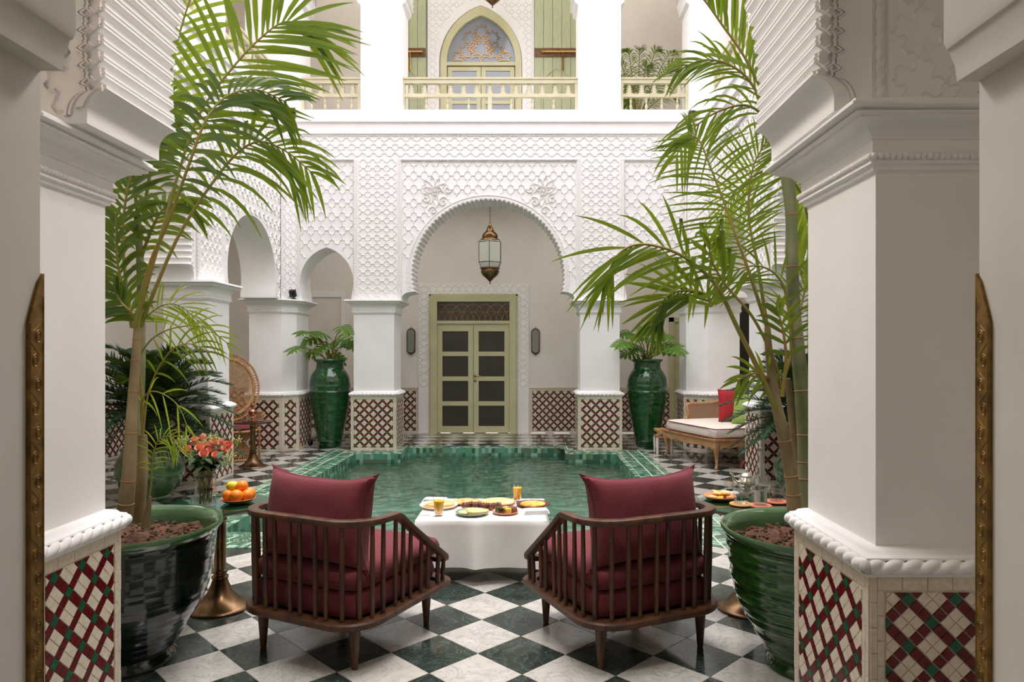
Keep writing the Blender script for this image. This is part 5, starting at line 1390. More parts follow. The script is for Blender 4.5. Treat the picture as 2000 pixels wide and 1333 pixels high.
# ---- left gallery: peacock chair and copper lamp
pc = thing('peacock_chair', 'tall round backed rattan peacock chair with burgundy seat behind the left pier', 'chair', (-4.02, 9.45, 0), math.radians(38))
def loop(mb, pts, r, seg=6, closed=False): mb.tube(list(pts)+([pts[0]] if closed else []), r, seg, cap=not closed)
# fan back: oval in local xz plane, leaning back (front is -y)
BC, BA, BB = 0.98, 0.40, 0.46
def oval(a, k=1.0): return (BA*k*math.cos(a), 0.26+0.10*(BB*k*math.sin(a))/0.46, BC+BB*k*math.sin(a))
t = MB()
for k, r in ((1.0, 0.014), (0.84, 0.022), (0.80, 0.010)): loop(t, [oval(2*PI*i/40, k) for i in range(40)], r, 7, True)
t.build('back_frame', M['rattan'], pc, 50, fix=False)
t = MB()
for i in range(72):
    a = 2*PI*i/72; t.tube([oval(a, 0.84), oval(a+0.03, 0.99)], 0.007, 4)
t.build('rim_loops', M['rattan'], pc, 50, fix=False)
t = MB(); kk = 0.80
for i in range(-16, 17):
    x = i/17*kk; h = math.sqrt(max(0, kk*kk-x*x))
    t.tube([(BA*x, 0.26+0.10*(s*h), BC+BB*s*h) for s in (-1, 0, 1)], 0.004, 4); t.tube([(BA*s*h, 0.26+0.10*x, BC+BB*x) for s in (-1, 0, 1)], 0.004, 4)
t.build('woven_back', M['rattan'], pc, 50, fix=False)
t = MB()
for cx, cz, n_ in ((-0.18, 0.5, 4), (0, 0.5, 4), (0.18, 0.5, 4), (-0.1, 0.62, 3), (0.1, 0.62, 3)):
    for k in range(n_): r = 0.10-0.024*k; t.tube([(cx+r*math.cos(a*PI/12), 0.20, cz+1.2*r*math.sin(a*PI/12)) for a in range(13)], 0.006, 4)
for sx in (-1, 1):
    for k in range(7): t.tube([(sx*0.36, 0.22, 0.62-0.02*k), (sx*(0.40-0.01*k), 0.0, 0.62-0.03*k), (sx*0.30, -0.22, 0.60-0.02*k)], 0.012, 5)
t.build('arm_scrolls', M['rattan'], pc, 50, fix=False)
t = MB(); loop(t, [(0.31*math.cos(2*PI*i/28), 0.29*math.sin(2*PI*i/28), 0.40) for i in range(28)], 0.018, 7, True)
loop(t, [(0.31*math.cos(2*PI*i/28), 0.29*math.sin(2*PI*i/28), 0.02) for i in range(28)], 0.018, 7, True); loop(t, [(0.14*math.cos(2*PI*i/28), 0.13*math.sin(2*PI*i/28), 0.22) for i in range(28)], 0.012, 7, True)
for i in range(56):
    a = 2*PI*i/56
    for s in (-1, 1): t.tube([(0.31*math.cos(a), 0.29*math.sin(a), 0.40), (0.13*math.cos(a+s*0.6), 0.13*math.sin(a+s*0.6), 0.22), (0.31*math.cos(a+s*1.2), 0.29*math.sin(a+s*1.2), 0.02)], 0.005, 4)
t.lathe([(0, 0.395), (0.30, 0.395), (0.30, 0.41), (0, 0.41)], 28); t.build('hourglass_base', M['rattan'], pc, 50, fix=False)
for sx in (-1, 1):
    t = MB(); t.tube([(sx*0.28, -0.17, 0.0), (sx*0.28, -0.17, 0.40)], 0.014, 6); t.build('leg', M['rattan'], pc, 50)
MB().lathe([(0, 0.41), (0.28, 0.41), (0.30, 0.44), (0.28, 0.47), (0.15, 0.485), (0, 0.49)], 28).build('seat_cushion', M['fabric'], pc, 50)
lp = thing('copper_lamp', 'copper oil lamp on a round tray on the far left pedestal table', 'lamp', (-3.53, 8.85, 0.582))
MB().lathe([(0, 0), (0.13, 0), (0.14, 0.008), (0.10, 0.012), (0, 0.012)], 28).build('tray', M['copper'], lp, 40)
MB().lathe([(0.06, 0.012), (0.065, 0.018), (0.03, 0.04), (0.022, 0.07), (0.05, 0.10), (0.052, 0.13), (0.02, 0.155), (0.012, 0.2), (0.02, 0.215), (0.01, 0.235), (0.006, 0.27), (0.0, 0.28)], 20).build('body', M['copper'], lp, 40)
# ---- small dark pot near the left urn
dk = thing('small_lantern', 'small round dark metal lantern on the floor beside the left urn', 'lantern', (P(605, 873, 10.9).x, 10.9, 0))
MB().lathe([(0, 0), (0.035, 0), (0.05, 0.03), (0.055, 0.06), (0.04, 0.09), (0.02, 0.10), (0.0, 0.105)], 14).build('body', M['black'], dk, 40)
q = MB(); q.tube([(0.045*math.cos(a*PI/8), 0, 0.08+0.06*math.sin(a*PI/8)) for a in range(9)], 0.004, 5); q.build('handle', M['black'], dk, 50)

# ---- urns with philodendrons
def leaf_lobed(mb, base, d, up, L, W, n=5):
    """deeply cut leaf: midrib plus finger lobes"""
    base, d, up = Vector(base), Vector(d).normalized(), Vector(up).normalized(); s = d.cross(up).normalized(); up = s.cross(d)
    def blade(a, dd, l, w_):
        sd = dd.cross(up).normalized(); rows = []
        for i in range(5):
            t = i/4; p = a+dd*l*t-up*0.25*l*t*t; ww = w_*math.sin(PI*(0.15+0.85*t))**0.7 if t < 1 else 0.001
            rows.append([p-sd*ww, p+up*ww*0.3, p+sd*ww])
        mb.rows(rows)
    blade(base, d, L, W*0.16)
    for k in range(n):
        t = k/n; a = base+d*L*t*0.85-up*0.1*L*t*t
        for sg in (-1, 1):
            ang = math.radians(105-75*t); dd = (d*math.cos(ang)+s*sg*math.sin(ang)).normalized()
            blade(a, dd, W*(0.75-0.35*t), W*0.11)
            dd2 = (d*math.cos(ang*0.7)+s*sg*math.sin(ang*0.7)).normalized(); blade(a+dd*W*0.25, dd2, W*(0.4-0.15*t), W*0.09)
def urn(x, y, label, plabel, seed, spread):
    r_ = thing('glazed_urn', label, 'urn', (x, y, 0))
    pr = [(0.0, 0), (0.165, 0), (0.17, 0.02)]
    key = [(0.17, 0.02), (0.20, 0.2), (0.245, 0.42), (0.28, 0.62), (0.298, 0.78), (0.306, 0.92), (0.305, 1.02), (0.285, 1.10), (0.245, 1.17), (0.212, 1.22), (0.205, 1.30)]
    cr = crom([(a, 0, b) for a, b in key], 90); ribs = [0.10, 0.17, 0.24, 0.31, 0.38, 0.45, 0.53, 0.61, 0.69, 0.77, 0.86, 0.95]
    for q_ in cr: pr.append((q_.x+0.013*sum(math.exp(-((q_.z-b)/0.007)**2) for b in ribs), q_.z))
    pr += [(0.215, 1.315), (0.242, 1.335), (0.246, 1.35), (0.236, 1.36), (0.21, 1.352), (0.195, 1.32), (0.19, 1.25), (0, 1.25)]
    MB().lathe(pr, 48).build('urn_body', M['glaze_urn'], r_, 60)
    MB().lathe([(0, 1.27), (0.19, 1.268)], 20, caps=False).build('soil', M['soil'], r_, fix=False)
    pl = thing('philodendron', plabel, 'plant', (x, y, 1.27))
    rd = random.Random(seed)
    for (px, py) in spread:
        Dt = y+rd.uniform(-0.25, 0.15)
        if abs(P(px, py, y).x-x) > 0.30: Dt = 10.22
        tip = P(px, py, Dt)-Vector((x, y, 1.27))
        st = [Vector((rd.uniform(-.05, .05), rd.uniform(-.05, .05), 0)), Vector((tip.x*0.35, tip.y*0.35, tip.z*0.62)), tip]
        pts = crom(st, 8); q = MB(); q.tube(pts, [0.012-0.0008*i for i in range(9)], 6); pt = q.build('petiole', M['petiole'], pl, 60, fix=False)
        d = (tip-st[1]).normalized(); dd = Vector((d.x*1.5+rd.uniform(-.2, .2), d.y-0.5, -0.25+rd.uniform(-.2, .25))); lf = MB()
        leaf_lobed(lf, tip, dd, Vector((d.x*0.3, -0.75, 0.7)), rd.uniform(0.26, 0.36), rd.uniform(0.20, 0.26)); lf.build('leaf', M['philo'], pt, 60, fix=False)
L_sp = [(598, 648), (588, 678), (620, 660), (668, 638), (660, 662), (680, 668), (640, 672), (612, 690), (650, 690), (632, 652)]
urn(-3.09, 10.76, 'tall ribbed emerald urn between the piers on the left', 'philodendron with cut leaves in the left urn', 3, L_sp)
R_sp = [(1230, 650), (1222, 668), (1245, 655), (1262, 640), (1290, 655), (1300, 672), (1280, 678), (1250, 680), (1268, 662), (1240, 690), (1238, 672), (1276, 642), (1312, 680)]
urn(1.835, 10.76, 'tall ribbed emerald urn between the piers on the right', 'philodendron with cut leaves in the right urn', 7, R_sp)

# ---- daybed
db = thing('daybed', 'pale carved oak daybed with cream mattress beside the right pool edge', 'daybed', (2.31, 8.57, 0), math.radians(18.5))
W_, D_ = 1.25, 1.30        # local x to the right, y away
def cab_leg(x, y, sx, sy):
    q = MB(); q.tube(crom([(x, y, 0.36), (x-sx*0.012, y-sy*0.012, 0.27), (x+sx*0.008, y+sy*0.008, 0.14), (x+sx*0.004, y, 0.05), (x-sx*0.02, y-sy*0.02, 0.012)], 12), [0.04, 0.04, 0.042, 0.038, 0.032, 0.027, 0.022, 0.019, 0.017, 0.017, 0.018, 0.02, 0.017], 8); q.build('leg', M['oak'], db, 60)
for x, sx in ((0.04, 1), (W_-0.04, -1)):
    for y, sy in ((0.04, 1), (D_-0.04, -1)): cab_leg(x, y, sx, sy)
t = MB(); t.box(0, W_, 0, D_, 0.335, 0.375); t.box(-0.015, W_+0.015, -0.015, D_+0.015, 0.36, 0.38); t.build('seat_frame', M['oak'], db, fix=False)
def apron(a, b):
    q = MB(); a, b = Vector(a), Vector(b); d = b-a; L = d.length; d /= L; nn = Vector((d.y, -d.x)); n_ = 40; lo = []
    for i in range(n_+1):
        t_ = i/n_; lo.append((t_*L, 0.285-0.022*abs(math.sin(t_*PI*4))-0.02*math.exp(-((t_-0.5)/0.08)**2)+0.0-(0.03 if min(t_, 1-t_) < 0.04 else 0)))
    rows = [[(a.x+d.x*u+nn.x*w_, a.y+d.y*u+nn.y*w_, z) for u, z in lo] for w_ in (-0.012, 0.012)]
    up = [[(a.x+d.x*u+nn.x*w_, a.y+d.y*u+nn.y*w_, 0.34) for u, z in lo] for w_ in (0.012, -0.012)]
    q.rows([up[1], rows[0], rows[1], up[0]]); q.build('apron', M['oak'], db, fix=False)
apron((0.06, 0.015), (W_-0.06, 0.015)); apron((0.015, D_-0.06), (0.015, 0.06))
mt = rbox(0.0, W_, 0.0, D_, 0.38, 0.515, 0.02, 0.012); mt = mt.build('mattress', M['mattress'], db, 50)
for z in (0.395, 0.505):
    q = MB(); q.tube([(-0.002, 0.06, z), (0.012, 0.012, z), (0.06, -0.002, z), (W_-0.05, -0.002, z)], 0.006, 5); q.tube([(-0.002, 0.06, z), (-0.002, D_-0.06, z)], 0.006, 5); q.build('piping', M['piping'], mt, 50, fix=False)
q = MB(); q.box(0.40, 0.46, D_-0.10, D_-0.05, 0.38, 0.80); 
t = MB(); t.tube(crom([(0.33, D_-0.06, 0.52), (0.37, D_-0.06, 0.60), (0.35, D_-0.06, 0.70), (0.42, D_-0.06, 0.735), (0.75, D_-0.06, 0.74), (1.1, D_-0.06, 0.79), (1.22, D_-0.06, 0.76)], 20), 0.022, 7); t.build('back_frame', M['oak'], db, 60)
t = MB(); t.box(0.37, 1.2, D_-0.07, D_-0.05, 0.42, 0.735); t.build('woven_back', M['cane'], db, fix=False)
for nm, mk, px, py0, py1, w_, D, rz, lab in (('cushion', 'red_cush', 1424, 762, 834, 0.42, 9.35, -0.15, 'red square cushion standing at the back of the daybed'), ('cushion', 'green_cush', 1452, 768, 840, 0.42, 9.0, -0.7, 'light green cushion leaning beside the red one on the daybed')):
    z0, z1 = 0.53, 0.53+0.44
    o = pillow(w_, 0.44, 0.15, 12, 0.1, 5).build(nm, M[mk], None, 60); o.location = (P(px, 700, D).x+0.07, D, 0.745); o.rotation_euler = (math.radians(-14), 0, rz); tag(o, lab, 'cushion')
# little carved stool behind the daybed's left end
so = thing('side_stool', 'small carved pale stool beside the urn behind the daybed', 'stool', (P(1293, 880, 10.0).x, 10.0, 0))
t = MB(); t.box(-0.10, 0.14, -0.12, 0.12, 0.33, 0.36); t.box(-0.10, 0.14, -0.12, 0.12, 0.24, 0.27)
for i in range(7): t.tube([(-0.10, -0.12, 0.27), (-0.08+0.035*i, -0.12, 0.33)], 0.008, 4)
t.build('carved_top', M['oak'], so, fix=False)
for sx in (-0.085, 0.125):
    for sy in (-0.105, 0.105): q = MB(); q.lathe([(0.012, 0), (0.02, 0.03), (0.014, 0.06), (0.022, 0.14), (0.02, 0.24)], 8); q.build('leg', M['mattress'], so, 50, loc=(sx, sy, 0))

# ================================================================== PLANTS
def leaflet(mb, base, d, gdir, L, W, droop, nrm, segs=5, fold=0.25, kink=None):
    d = d.normalized(); rows = []
    for i in range(segs+1):
        t = i/segs
        if kink and t > kink: p = base+d*L*kink+Vector((0, 0, -1))*L*(t-kink)*0.95+d*L*(t-kink)*0.12; tg = Vector((0, 0, -1))
        else:
            p = base+d*L*t*(1-0.25*droop*t)+gdir*(droop*L*t*t*0.75); tg = d*(1-0.5*droop*t)+gdir*1.5*droop*t
        s = tg.cross(nrm)
        if s.length < 1e-4: s = Vector((1, 0, 0))
        s.normalize(); up = s.cross(tg).normalized()
        w_ = W*(0.35+0.65*min(1, t/0.22))*(1-max(0, (t-0.45)/0.55)**1.6) if t < 1 else 0.0008
        rows.append([p-s*w_+up*w_*fold, p, p+s*w_+up*w_*fold])
    mb.rows(rows)
LEAF_BUDGET = [0]
def frond(palm, spine, n, Lf, W, droop, mats, nrm=(0, -1, 0.25), start=0.3, ang=(62, 22), rad=(0.010, 0.003), single=0, seed=0, sides=(1, 1), jit=0.12, kinks=0.0, segs=5, fold=0.25, base=None, lprof=None, gz=-1):
    rd = random.Random(seed); base = base or Vector((0, 0, 0))
    pts = [p-base for p in crom(spine, 60)]
    N = 60
    rc_ = MB(); rc_.tube(pts, [rad[0]+(rad[1]-rad[0])*(i/N)**0.8 for i in range(N+1)], 7)
    fr = rc_.build('frond', mats[1], palm, 60, fix=False)
    nrm = Vector(nrm).normalized(); rest = MB(); done = 0
    for k in range(n):
        t = start+(1-start)*(k+0.5)/n; x = t*N; i = min(int(x), N-1); p = pts[i].lerp(pts[i+1], x-i)
        T = (pts[min(i+2, N)]-pts[max(i-1, 0)]).normalized(); S = T.cross(nrm).normalized()
        f = (k+0.5)/n
        LL = Lf*(lprof(f) if lprof else (0.55+0.45*min(1, f/0.2))*(1-0.55*max(0, (f-0.45)/0.55)**1.5))
        a = math.radians(ang[0]+(ang[1]-ang[0])*f)
        for si, sg in enumerate((-1, 1)):
            if rd.random() > sides[si]: continue
            aa = a+rd.uniform(-jit, jit); d = S*sg*math.sin(aa)+T*math.cos(aa)+nrm*rd.uniform(-0.10, 0.30)
            L = LL*rd.uniform(0.88, 1.08); kk = rd.uniform(0.3, 0.6) if rd.random() < kinks else None
            dr = droop*rd.uniform(0.7, 1.3)
            if done < single:
                b = MB(); leaflet(b, Vector((0, 0, 0)), d, Vector((0, 0, gz)), L, W, dr, nrm, segs, fold, kk)
                o = b.build('leaflet', mats[0], fr, 60, fix=False); o.location = p; done += 1
            else: leaflet(rest, p, d, Vector((0, 0, gz)), L, W, dr, nrm, segs, fold, kk)
    if rest.v:
        o = rest.build('leaflets', mats[0], fr, 60, fix=False); o['kind'] = 'stuff'
    return fr
def S3(*pts): return [P(*p) for p in pts]
def cane(palm, name, pts, rads, mat, nodes=(), n=40):
    cr = crom(pts, n); S = len(rads)-1; rr = []
    for i in range(n+1):
        x = i/n*S; k = min(int(x), S-1); rr.append(rads[k]+(rads[k+1]-rads[k])*(x-k))
    t = MB(); t.tube(cr, rr, 12); o = t.build(name, M[mat], palm, 60)
    for f in nodes:
        i = int(f*n); q = MB(); dd = (cr[min(i+1, n)]-cr[i-1]).normalized()
        q.tube([cr[i]-dd*0.004, cr[i], cr[i]+dd*0.004], [rr[i]*1.01, rr[i]*1.09, rr[i]*1.01], 12); q.build('node_ring', M['ring'], o, 60)
    return o
def pot(loc, R, h, foot, label, glz, lip='glaze_lip', ribs=0.004):
    r_ = thing('glazed_pot', label, 'pot', loc)
    key = [(foot*1.0, 0.055), (foot*1.15, 0.10), (R*0.66, 0.18), (R*0.80, 0.28), (R*0.88, 0.40), (R*0.925, h-0.09), (R*0.94, h-0.045)]
    cr = crom([(a, 0, b) for a, b in key], 70)
    pr = [(0.0, 0), (foot*1.06, 0), (foot*1.08, 0.02), (foot*1.0, 0.035), (foot*0.96, 0.05)]+[(q.x+ribs*(0.5*math.sin(q.z*95)+0.5*math.sin(q.z*170+1)), q.z) for q in cr]
    MB().lathe(pr, 56, caps=False).build('pot_body', M[glz], r_, 60)
    MB().lathe([(R*0.94, h-0.045), (R*0.965, h-0.03), (R*0.99, h-0.02), (R, h-0.008), (R*0.99, h+0.002), (R*0.96, h), (R*0.915, h-0.018), (R*0.89, h-0.05), (R*0.87, h-0.15)], 56, caps=False).build('rim', M[lip], r_, 60)
    so = MB(); rows = []
    for i in range(15):
        rr = R*0.885*i/14; row = []
        for j in range(48):
            a = 2*PI*j/48; x, y = rr*math.cos(a), rr*math.sin(a)
            row.append((x, y, h-0.085+0.035*mn.fractal(Vector((x*9, y*9, 3)), 1.0, 2.0, 4)+0.012*(1-i/14)))
        rows.append(row)
    so.rows(rows, True)
    rd = random.Random(3)
    for i in range(420):
        a, rr = rd.uniform(0, 6.28), R*0.84*math.sqrt(rd.random()); s_ = rd.uniform(0.004, 0.011)
        so.sphere((rr*math.cos(a), rr*math.sin(a), h-0.075+s_*0.4), s_, 6, 4, sc=(rd.uniform(.8, 1.4), 1, rd.uniform(.6, 1)))
    o = so.build('soil', M['soil'], r_, 40, fix=False); o['kind'] = 'stuff'
    return r_
pot((-1.90, 3.27, 0), 0.42, 0.645, 0.20, 'big dark green glazed pot with soil on the left, beside the pedestal table', 'glaze_dark', ribs=0.0015)
pot((1.325, 3.22, 0), 0.42, 0.645, 0.20, 'big bright green ribbed glazed pot with soil on the right', 'glaze_green', ribs=0.007)
LM = (M['leaf'], M['petiole']); LY = (M['leaf_y'], M['petiole']); LD = (M['leaf_d'], M['petiole'])
# ---- left palm
lpm = thing('palm', 'tall feather palm growing from the dark green pot on the left', 'palm', (0, 0, 0))
cane(lpm, 'trunk', S3((243, 1010, 3.15), (252, 920, 3.14), (258, 800, 3.15), (264, 720, 3.17), (269, 640, 3.18)), [0.036, 0.028, 0.022, 0.020, 0.017], 'stem_b', (0.08, 0.22, 0.4, 0.62, 0.8, 0.93))
cane(lpm, 'trunk', S3((262, 1018, 3.35), (268, 900, 3.38), (276, 700, 3.42), (274, 520, 3.45), (268, 420, 3.45)), [0.026, 0.021, 0.019, 0.018, 0.016], 'stem', (0.1, 0.25, 0.4, 0.6, 0.8))
cane(lpm, 'trunk', S3((268, 1018, 3.28), (277, 940, 3.27), (279, 870, 3.27), (279, 850, 3.27)), [0.030, 0.024, 0.021, 0.018], 'stem_b', (0.5,))
cane(lpm, 'shoot', S3((284, 1030, 3.2), (289, 1000, 3.2), (293, 970, 3.2)), [0.022, 0.014, 0.006], 'stem_b')
cane(lpm, 'shoot', S3((279, 852, 3.27), (278, 780, 3.28), (270, 690, 3.28), (276, 610, 3.3), (300, 520, 3.3)), [0.007, 0.007, 0.006, 0.005, 0.003], 'petiole')
F = [
 # spine, n, L, W, droop, mats, kwargs
 (S3((268, 645, 3.18), (286, 560, 3.2), (316, 455, 3.22), (345, 350, 3.25), (385, 232, 3.3), (440, 150, 3.33), (505, 78, 3.36), (560, 42, 3.4), (610, 62, 3.45)), 26, 0.56, 0.0128, 0.29, LM, dict(start=0.42, single=60, seed=1, ang=(68, 25), nrm=(0.1, -1, 0.1))),
 (S3((262, 640, 3.15), (292, 520, 3.12), (330, 430, 3.08), (366, 330, 3.05), (400, 240, 3.05), (440, 190, 3.1), (500, 175, 3.15), (560, 200, 3.2)), 25, 0.38, 0.0110, 0.51, LD, dict(start=0.36, single=50, seed=2, ang=(75, 35), nrm=(-0.2, -1, 0.3))),
 (S3((272, 645, 3.2), (305, 560, 3.2), (352, 455, 3.22), (413, 360, 3.25), (465, 298, 3.28), (510, 277, 3.3), (562, 298, 3.33), (612, 340, 3.35)), 21, 0.40, 0.0100, 0.61, LM, dict(start=0.34, single=40, seed=3, ang=(72, 25), nrm=(0.0, -1, 0.3))),
 (S3((258, 640, 3.3), (245, 540, 3.35), (240, 450, 3.4), (252, 360, 3.4), (285, 290, 3.4), (330, 262, 3.4)), 24, 0.36, 0.014, 0.41, LD, dict(start=0.3, single=20, seed=4)),
 (S3((280, 420, 3.55), (300, 300, 3.6), (325, 180, 3.65), (352, 60, 3.7), (388, -40, 3.75), (430, -90, 3.8)), 24, 0.42, 0.012, 0.27, LY, dict(start=0.2, single=30, seed=5, nrm=(0.3, -1, 0.1))),
 (S3((270, 430, 3.5), (262, 330, 3.5), (285, 240, 3.5), (330, 190, 3.5)), 20, 0.34, 0.014, 0.48, LM, dict(start=0.15, single=10, seed=6)),
 (S3((272, 640, 3.4), (285, 620, 3.42), (320, 596, 3.45), (355, 600, 3.5), (400, 640, 3.5)), 16, 0.24, 0.0045, 0.41, LY, dict(start=0.1, single=16, seed=7, rad=(0.005, 0.002))),
 (S3((268, 700, 3.3), (300, 660, 3.3), (345, 640, 3.3), (400, 640, 3.3), (450, 675, 3.3)), 10, 0.20, 0.0042, 0.41, LY, dict(start=0.25, seed=8, rad=(0.005, 0.002))),
 (S3((279, 852, 3.27), (292, 760, 3.25), (330, 690, 3.2), (370, 672, 3.18), (410, 690, 3.18)), 8, 0.20, 0.005, 0.48, LM, dict(start=0.3, seed=9, rad=(0.005, 0.002))),
 (S3((279, 860, 3.27), (276, 790, 3.2), (300, 765, 3.15), (345, 790, 3.12), (372, 850, 3.1)), 5, 0.18, 0.0042, 0.54, LY, dict(start=0.2, seed=10, rad=(0.004, 0.002))),
 (S3((286, 1000, 3.2), (295, 950, 3.2), (298, 900, 3.2), (310, 860, 3.18), (335, 855, 3.15), (352, 880, 3.12)), 16, 0.14, 0.0032, 0.48, LY, dict(start=0.3, single=20, seed=11, rad=(0.005, 0.0015), ang=(60, 30))),
 (S3((272, 640, 3.25), (255, 610, 3.2), (236, 590, 3.2), (222, 560, 3.2)), 10, 0.26, 0.012, 0.54, LD, dict(start=0.1, seed=12)),
 (S3((270, 520, 3.45), (300, 440, 3.45), (330, 400, 3.5), (380, 400, 3.5)), 16, 0.30, 0.012, 0.61, LM, dict(start=0.1, seed=13)),
 (S3((262, 640, 3.25), (240, 560, 3.3), (228, 500, 3.3), (226, 420, 3.3)), 16, 0.30, 0.012, 0.61, LD, dict(start=0.1, seed=14)),
]
for sp, n, L, W, dr, mt_, kw in F: frond(lpm, sp, n, L, W, dr, mt_, **kw)
# ---- right palm
rpm = thing('palm', 'tall feather palm growing from the bright green pot on the right', 'palm', (0, 0, 0))
cane(rpm, 'trunk', S3((1572, 1000, 3.28), (1573, 920, 3.3), (1570, 830, 3.3), (1562, 720, 3.32), (1552, 620, 3.33), (1546, 500, 3.34), (1545, 420, 3.35), (1536, 330, 3.36), (1528, 270, 3.36)), [0.038, 0.036, 0.034, 0.034, 0.031, 0.029, 0.027, 0.032, 0.02], 'stem', (0.11, 0.17, 0.24, 0.33, 0.47, 0.6, 0.75))
cane(rpm, 'trunk', S3((1552, 1000, 3.18), (1545, 930, 3.17), (1528, 840, 3.16), (1512, 770, 3.15), (1502, 690, 3.15), (1499, 640, 3.15)), [0.034, 0.030, 0.028, 0.023, 0.017, 0.014], 'stem_b', (0.12, 0.22, 0.35))
cane(rpm, 'trunk', S3((1560, 1000, 3.32), (1556, 900, 3.35), (1546, 800, 3.36), (1538, 740, 3.36)), [0.028, 0.024, 0.020, 0.014], 'stem_b', (0.3,))
RF = [
 (S3((1516, 800, 3.14), (1480, 720, 3.12), (1440, 640, 3.1), (1400, 560, 3.08), (1350, 512, 3.06), (1300, 486, 3.05), (1245, 478, 3.05), (1205, 500, 3.06), (1182, 550, 3.07)), 20, 0.42, 0.0088, 0.34, LM, dict(start=0.40, single=50, seed=21, ang=(52, 14), kinks=0.08, nrm=(0, -1, 0.1), rad=(0.014, 0.003), sides=(1, 0.75))),
 (S3((1500, 645, 3.15), (1482, 590, 3.15), (1456, 512, 3.16), (1438, 464, 3.17), (1412, 390, 3.2), (1384, 318, 3.22), (1366, 275, 3.23), (1345, 262, 3.24)), 32, 0.34, 0.0058, 0.27, LM, dict(start=0.30, single=60, seed=22, ang=(75, 50), nrm=(0, -1, 0.1))),
 (S3((1498, 640, 3.3), (1480, 520, 3.35), (1462, 420, 3.4), (1470, 330, 3.4), (1500, 270, 3.4)), 20, 0.32, 0.006, 0.20, LM, dict(start=0.35, single=30, seed=23, nrm=(0, -1, 0.1))),
 (S3((1390, 600, 3.3), (1378, 575, 3.3), (1340, 568, 3.3), (1310, 574, 3.3), (1288, 598, 3.3), (1272, 640, 3.3)), 20, 0.30, 0.0085, 0.17, LD, dict(start=0.0, single=30, seed=24, ang=(50, 25), nrm=(0, -1, 0.0))),
 (S3((1534, 330, 3.36), (1515, 250, 3.3), (1484, 170, 3.2), (1450, 105, 3.15), (1410, 48, 3.1), (1375, 0, 3.05), (1330, -45, 3.0)), 28, 0.42, 0.014, 0.20, LM, dict(start=0.2, single=50, seed=25, nrm=(0.5, -1, 0.1), sides=(0.12, 1))),
 (S3((1532, 335, 3.36), (1505, 240, 3.3), (1465, 160, 3.28), (1420, 125, 3.26), (1370, 118, 3.24), (1320, 140, 3.22)), 18, 0.28, 0.007, 0.41, LM, dict(start=0.25, single=30, seed=26, ang=(40, 20))),
 (S3((1536, 335, 3.36), (1520, 270, 3.4), (1470, 210, 3.4), (1410, 215, 3.4), (1350, 255, 3.4), (1318, 310, 3.4)), 14, 0.32, 0.0075, 0.61, LM, dict(start=0.2, single=20, seed=27, ang=(45, 20))),
 (S3((1545, 700, 3.5), (1560, 620, 3.55), (1578, 540, 3.6), (1600, 470, 3.6)), 22, 0.26, 0.005, 0.14, LD, dict(start=0.1, seed=28)),
 (S3((1540, 345, 3.4), (1565, 380, 3.45), (1580, 440, 3.5), (1590, 520, 3.5)), 18, 0.26, 0.011, 0.54, LY, dict(start=0.05, seed=29)),
 (S3((1538, 340, 3.4), (1500, 330, 3.5), (1440, 370, 3.6), (1400, 430, 3.6)), 16, 0.28, 0.005, 0.41, LY, dict(start=0.1, seed=30)),
 (S3((1532, 735, 3.3), (1545, 680, 3.3), (1530, 560, 3.3), (1480, 520, 3.3), (1400, 540, 3.3)), 12, 0.30, 0.006, 0.34, LM, dict(start=0.35, seed=31)),
 (S3((1525, 760, 3.2), (1510, 700, 3.15), (1470, 620, 3.1), (1420, 560, 3.08), (1390, 510, 3.06), (1385, 470, 3.05)), 8, 0.36, 0.012, 0.61, LM, dict(start=0.5, seed=32, kinks=0.8)),
 (S3((1524, 770, 3.2), (1500, 740, 3.15), (1470, 730, 3.1), (1440, 745, 3.08)), 7, 0.20, 0.008, 0.34, LM, dict(start=0.1, seed=33)),
 (S3((1536, 330, 3.5), (1560, 230, 3.6), (1570, 100, 3.6)), 18, 0.3, 0.013, 0.34, LM, dict(start=0.1, seed=34)),
 (S3((1528, 775, 3.1), (1535, 700, 3.08), (1528, 640, 3.06), (1515, 600, 3.05)), 6, 0.20, 0.010, 0.34, LD, dict(start=0.3, seed=35)),
]
for sp, n, L, W, dr, mt_, kw in RF: frond(rpm, sp, n, L, W, dr, mt_, **kw)
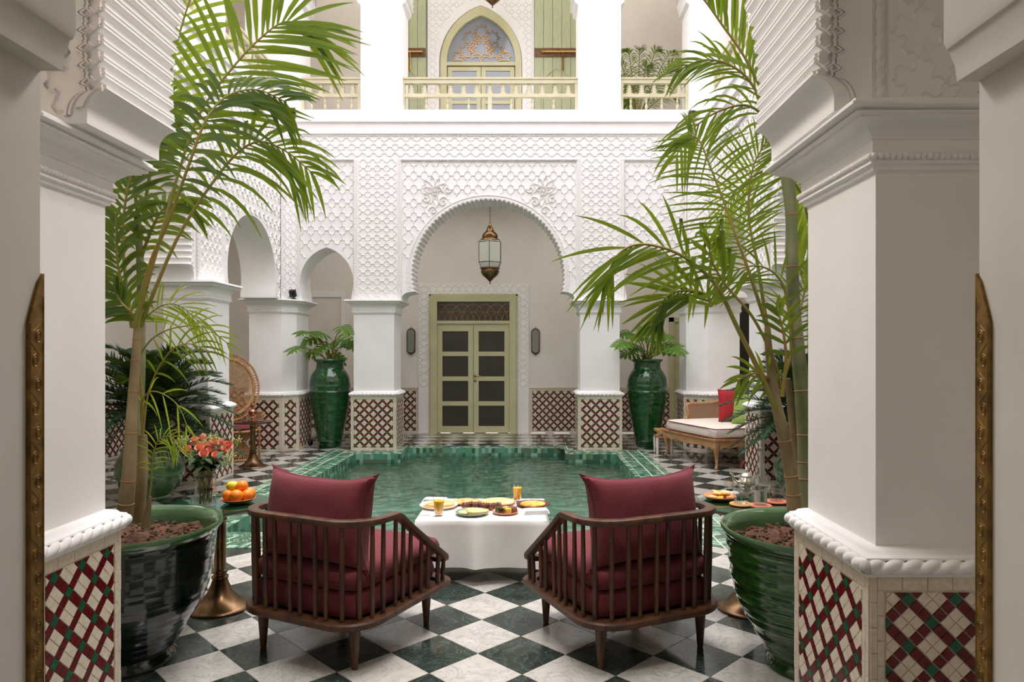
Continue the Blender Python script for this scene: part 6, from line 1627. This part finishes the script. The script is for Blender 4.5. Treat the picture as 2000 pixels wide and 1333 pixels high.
# ---- cycads
def cycad(cx, cy_, cz, R, n, label, seed, trunk_r, trunk_h):
    r_ = thing('cycad', label, 'cycad', (cx, cy_, cz))
    t = MB(); rd = random.Random(seed)
    t.lathe([(trunk_r*0.8, -trunk_h), (trunk_r, -trunk_h*0.6), (trunk_r*0.95, -0.1), (trunk_r*0.6, 0), (0, 0.03)], 20)
    for i in range(160):
        a = i*2.4; z = -trunk_h+trunk_h*i/160; t.tube([(trunk_r*0.9*math.cos(a), trunk_r*0.9*math.sin(a), z), (trunk_r*1.12*math.cos(a), trunk_r*1.12*math.sin(a), z+0.03)], [0.02, 0.006], 4)
    t.build('trunk', M['trunk'], r_, 40, fix=False)
    for k in range(n):
        a = 2.39996*k+0.2; el = math.radians(-22+95*(k/n)); r = R*(0.85+0.25*rd.random())
        d = Vector((math.cos(a)*math.cos(el), math.sin(a)*math.cos(el), math.sin(el)))
        hp = Vector((math.cos(a), math.sin(a), 0))
        sp = [Vector((0, 0, 0)), d*r*0.35, d*r*0.7+Vector((0, 0, -0.05*r)), d*r*0.92+hp*0.08*r+Vector((0, 0, -0.20*r))]
        up = (Vector((0, 0, 1))-d*d.z); up = up.normalized() if up.length > 0.1 else -hp
        frond(r_, sp, 46, 0.15, 0.0115, 0.12, (M['cycad'], M['cycad']), nrm=up, start=0.12, ang=(75, 35), rad=(0.008, 0.003), seed=seed*50+k, segs=2, jit=0.05, lprof=lambda f: min(1, 0.4+f*3)*(1-0.6*max(0, (f-0.7)/0.3)), gz=1)
    return r_
cycad(-3.80, 6.95, 0.92, 0.86, 64, 'broad dark green cycad in a round pot beside the left pier', 2, 0.15, 0.42)
cycad(2.80, 6.98, 0.86, 0.84, 56, 'dark green cycad leaning over the daybed on the right', 3, 0.15, 0.42)
def round_pot(x, y, R, h, label):
    r_ = thing('round_pot', label, 'pot', (x, y, 0))
    MB().lathe([(0, 0), (R*0.62, 0), (R*0.64, 0.02), (R*0.6, 0.035), (R*0.85, 0.12), (R, 0.25), (R*0.97, 0.36), (R*0.82, h-0.06), (R*0.78, h-0.03), (R*0.86, h-0.015), (R*0.86, h), (R*0.76, h), (R*0.74, h-0.05)], 40, caps=False).build('pot_body', M['glaze_cycad'], r_, 60)
    MB().lathe([(0, h-0.04), (R*0.76, h-0.05)], 24, caps=False).build('soil', M['soil'], r_, fix=False)
round_pot(-3.80, 6.95, 0.32, 0.52, 'round mottled green pot under the left cycad')
round_pot(2.80, 6.98, 0.32, 0.48, 'round mottled green pot under the right cycad')
# ---- palm on the upper gallery
up_ = thing('potted_palm', 'feather palm behind the upper right balustrade', 'palm', (P(1245, 200, 11.6).x, 11.6, F2+0.35))
b0 = Vector(up_.location)
for k, tipp in enumerate([(1225, 100), (1212, 150), (1250, 95), (1285, 98), (1318, 100), (1330, 120), (1300, 165), (1228, 175), (1265, 130), (1205, 120), (1320, 190), (1225, 205)]):
    tp_ = P(tipp[0], tipp[1], 11.6+0.5*math.sin(k*2))
    sp = [b0, b0.lerp(tp_, 0.4)+Vector((0, 0, 0.12)), b0.lerp(tp_, 0.8)+Vector((0, 0, 0.15)), tp_]
    frond(up_, sp, 24, 0.26, 0.011, 0.5, LM, seed=60+k, segs=2, base=b0, rad=(0.012, 0.004), nrm=(0, -1, 0.5), start=0.25)
upp = thing('planter', 'green planter of the upper gallery palm behind the balustrade', 'pot', (b0.x, b0.y, F2))
MB().lathe([(0, 0), (0.15, 0), (0.2, 0.30), (0.22, 0.34), (0.19, 0.34), (0, 0.31)], 24).build('pot_body', M['glaze_green'], upp, 50)
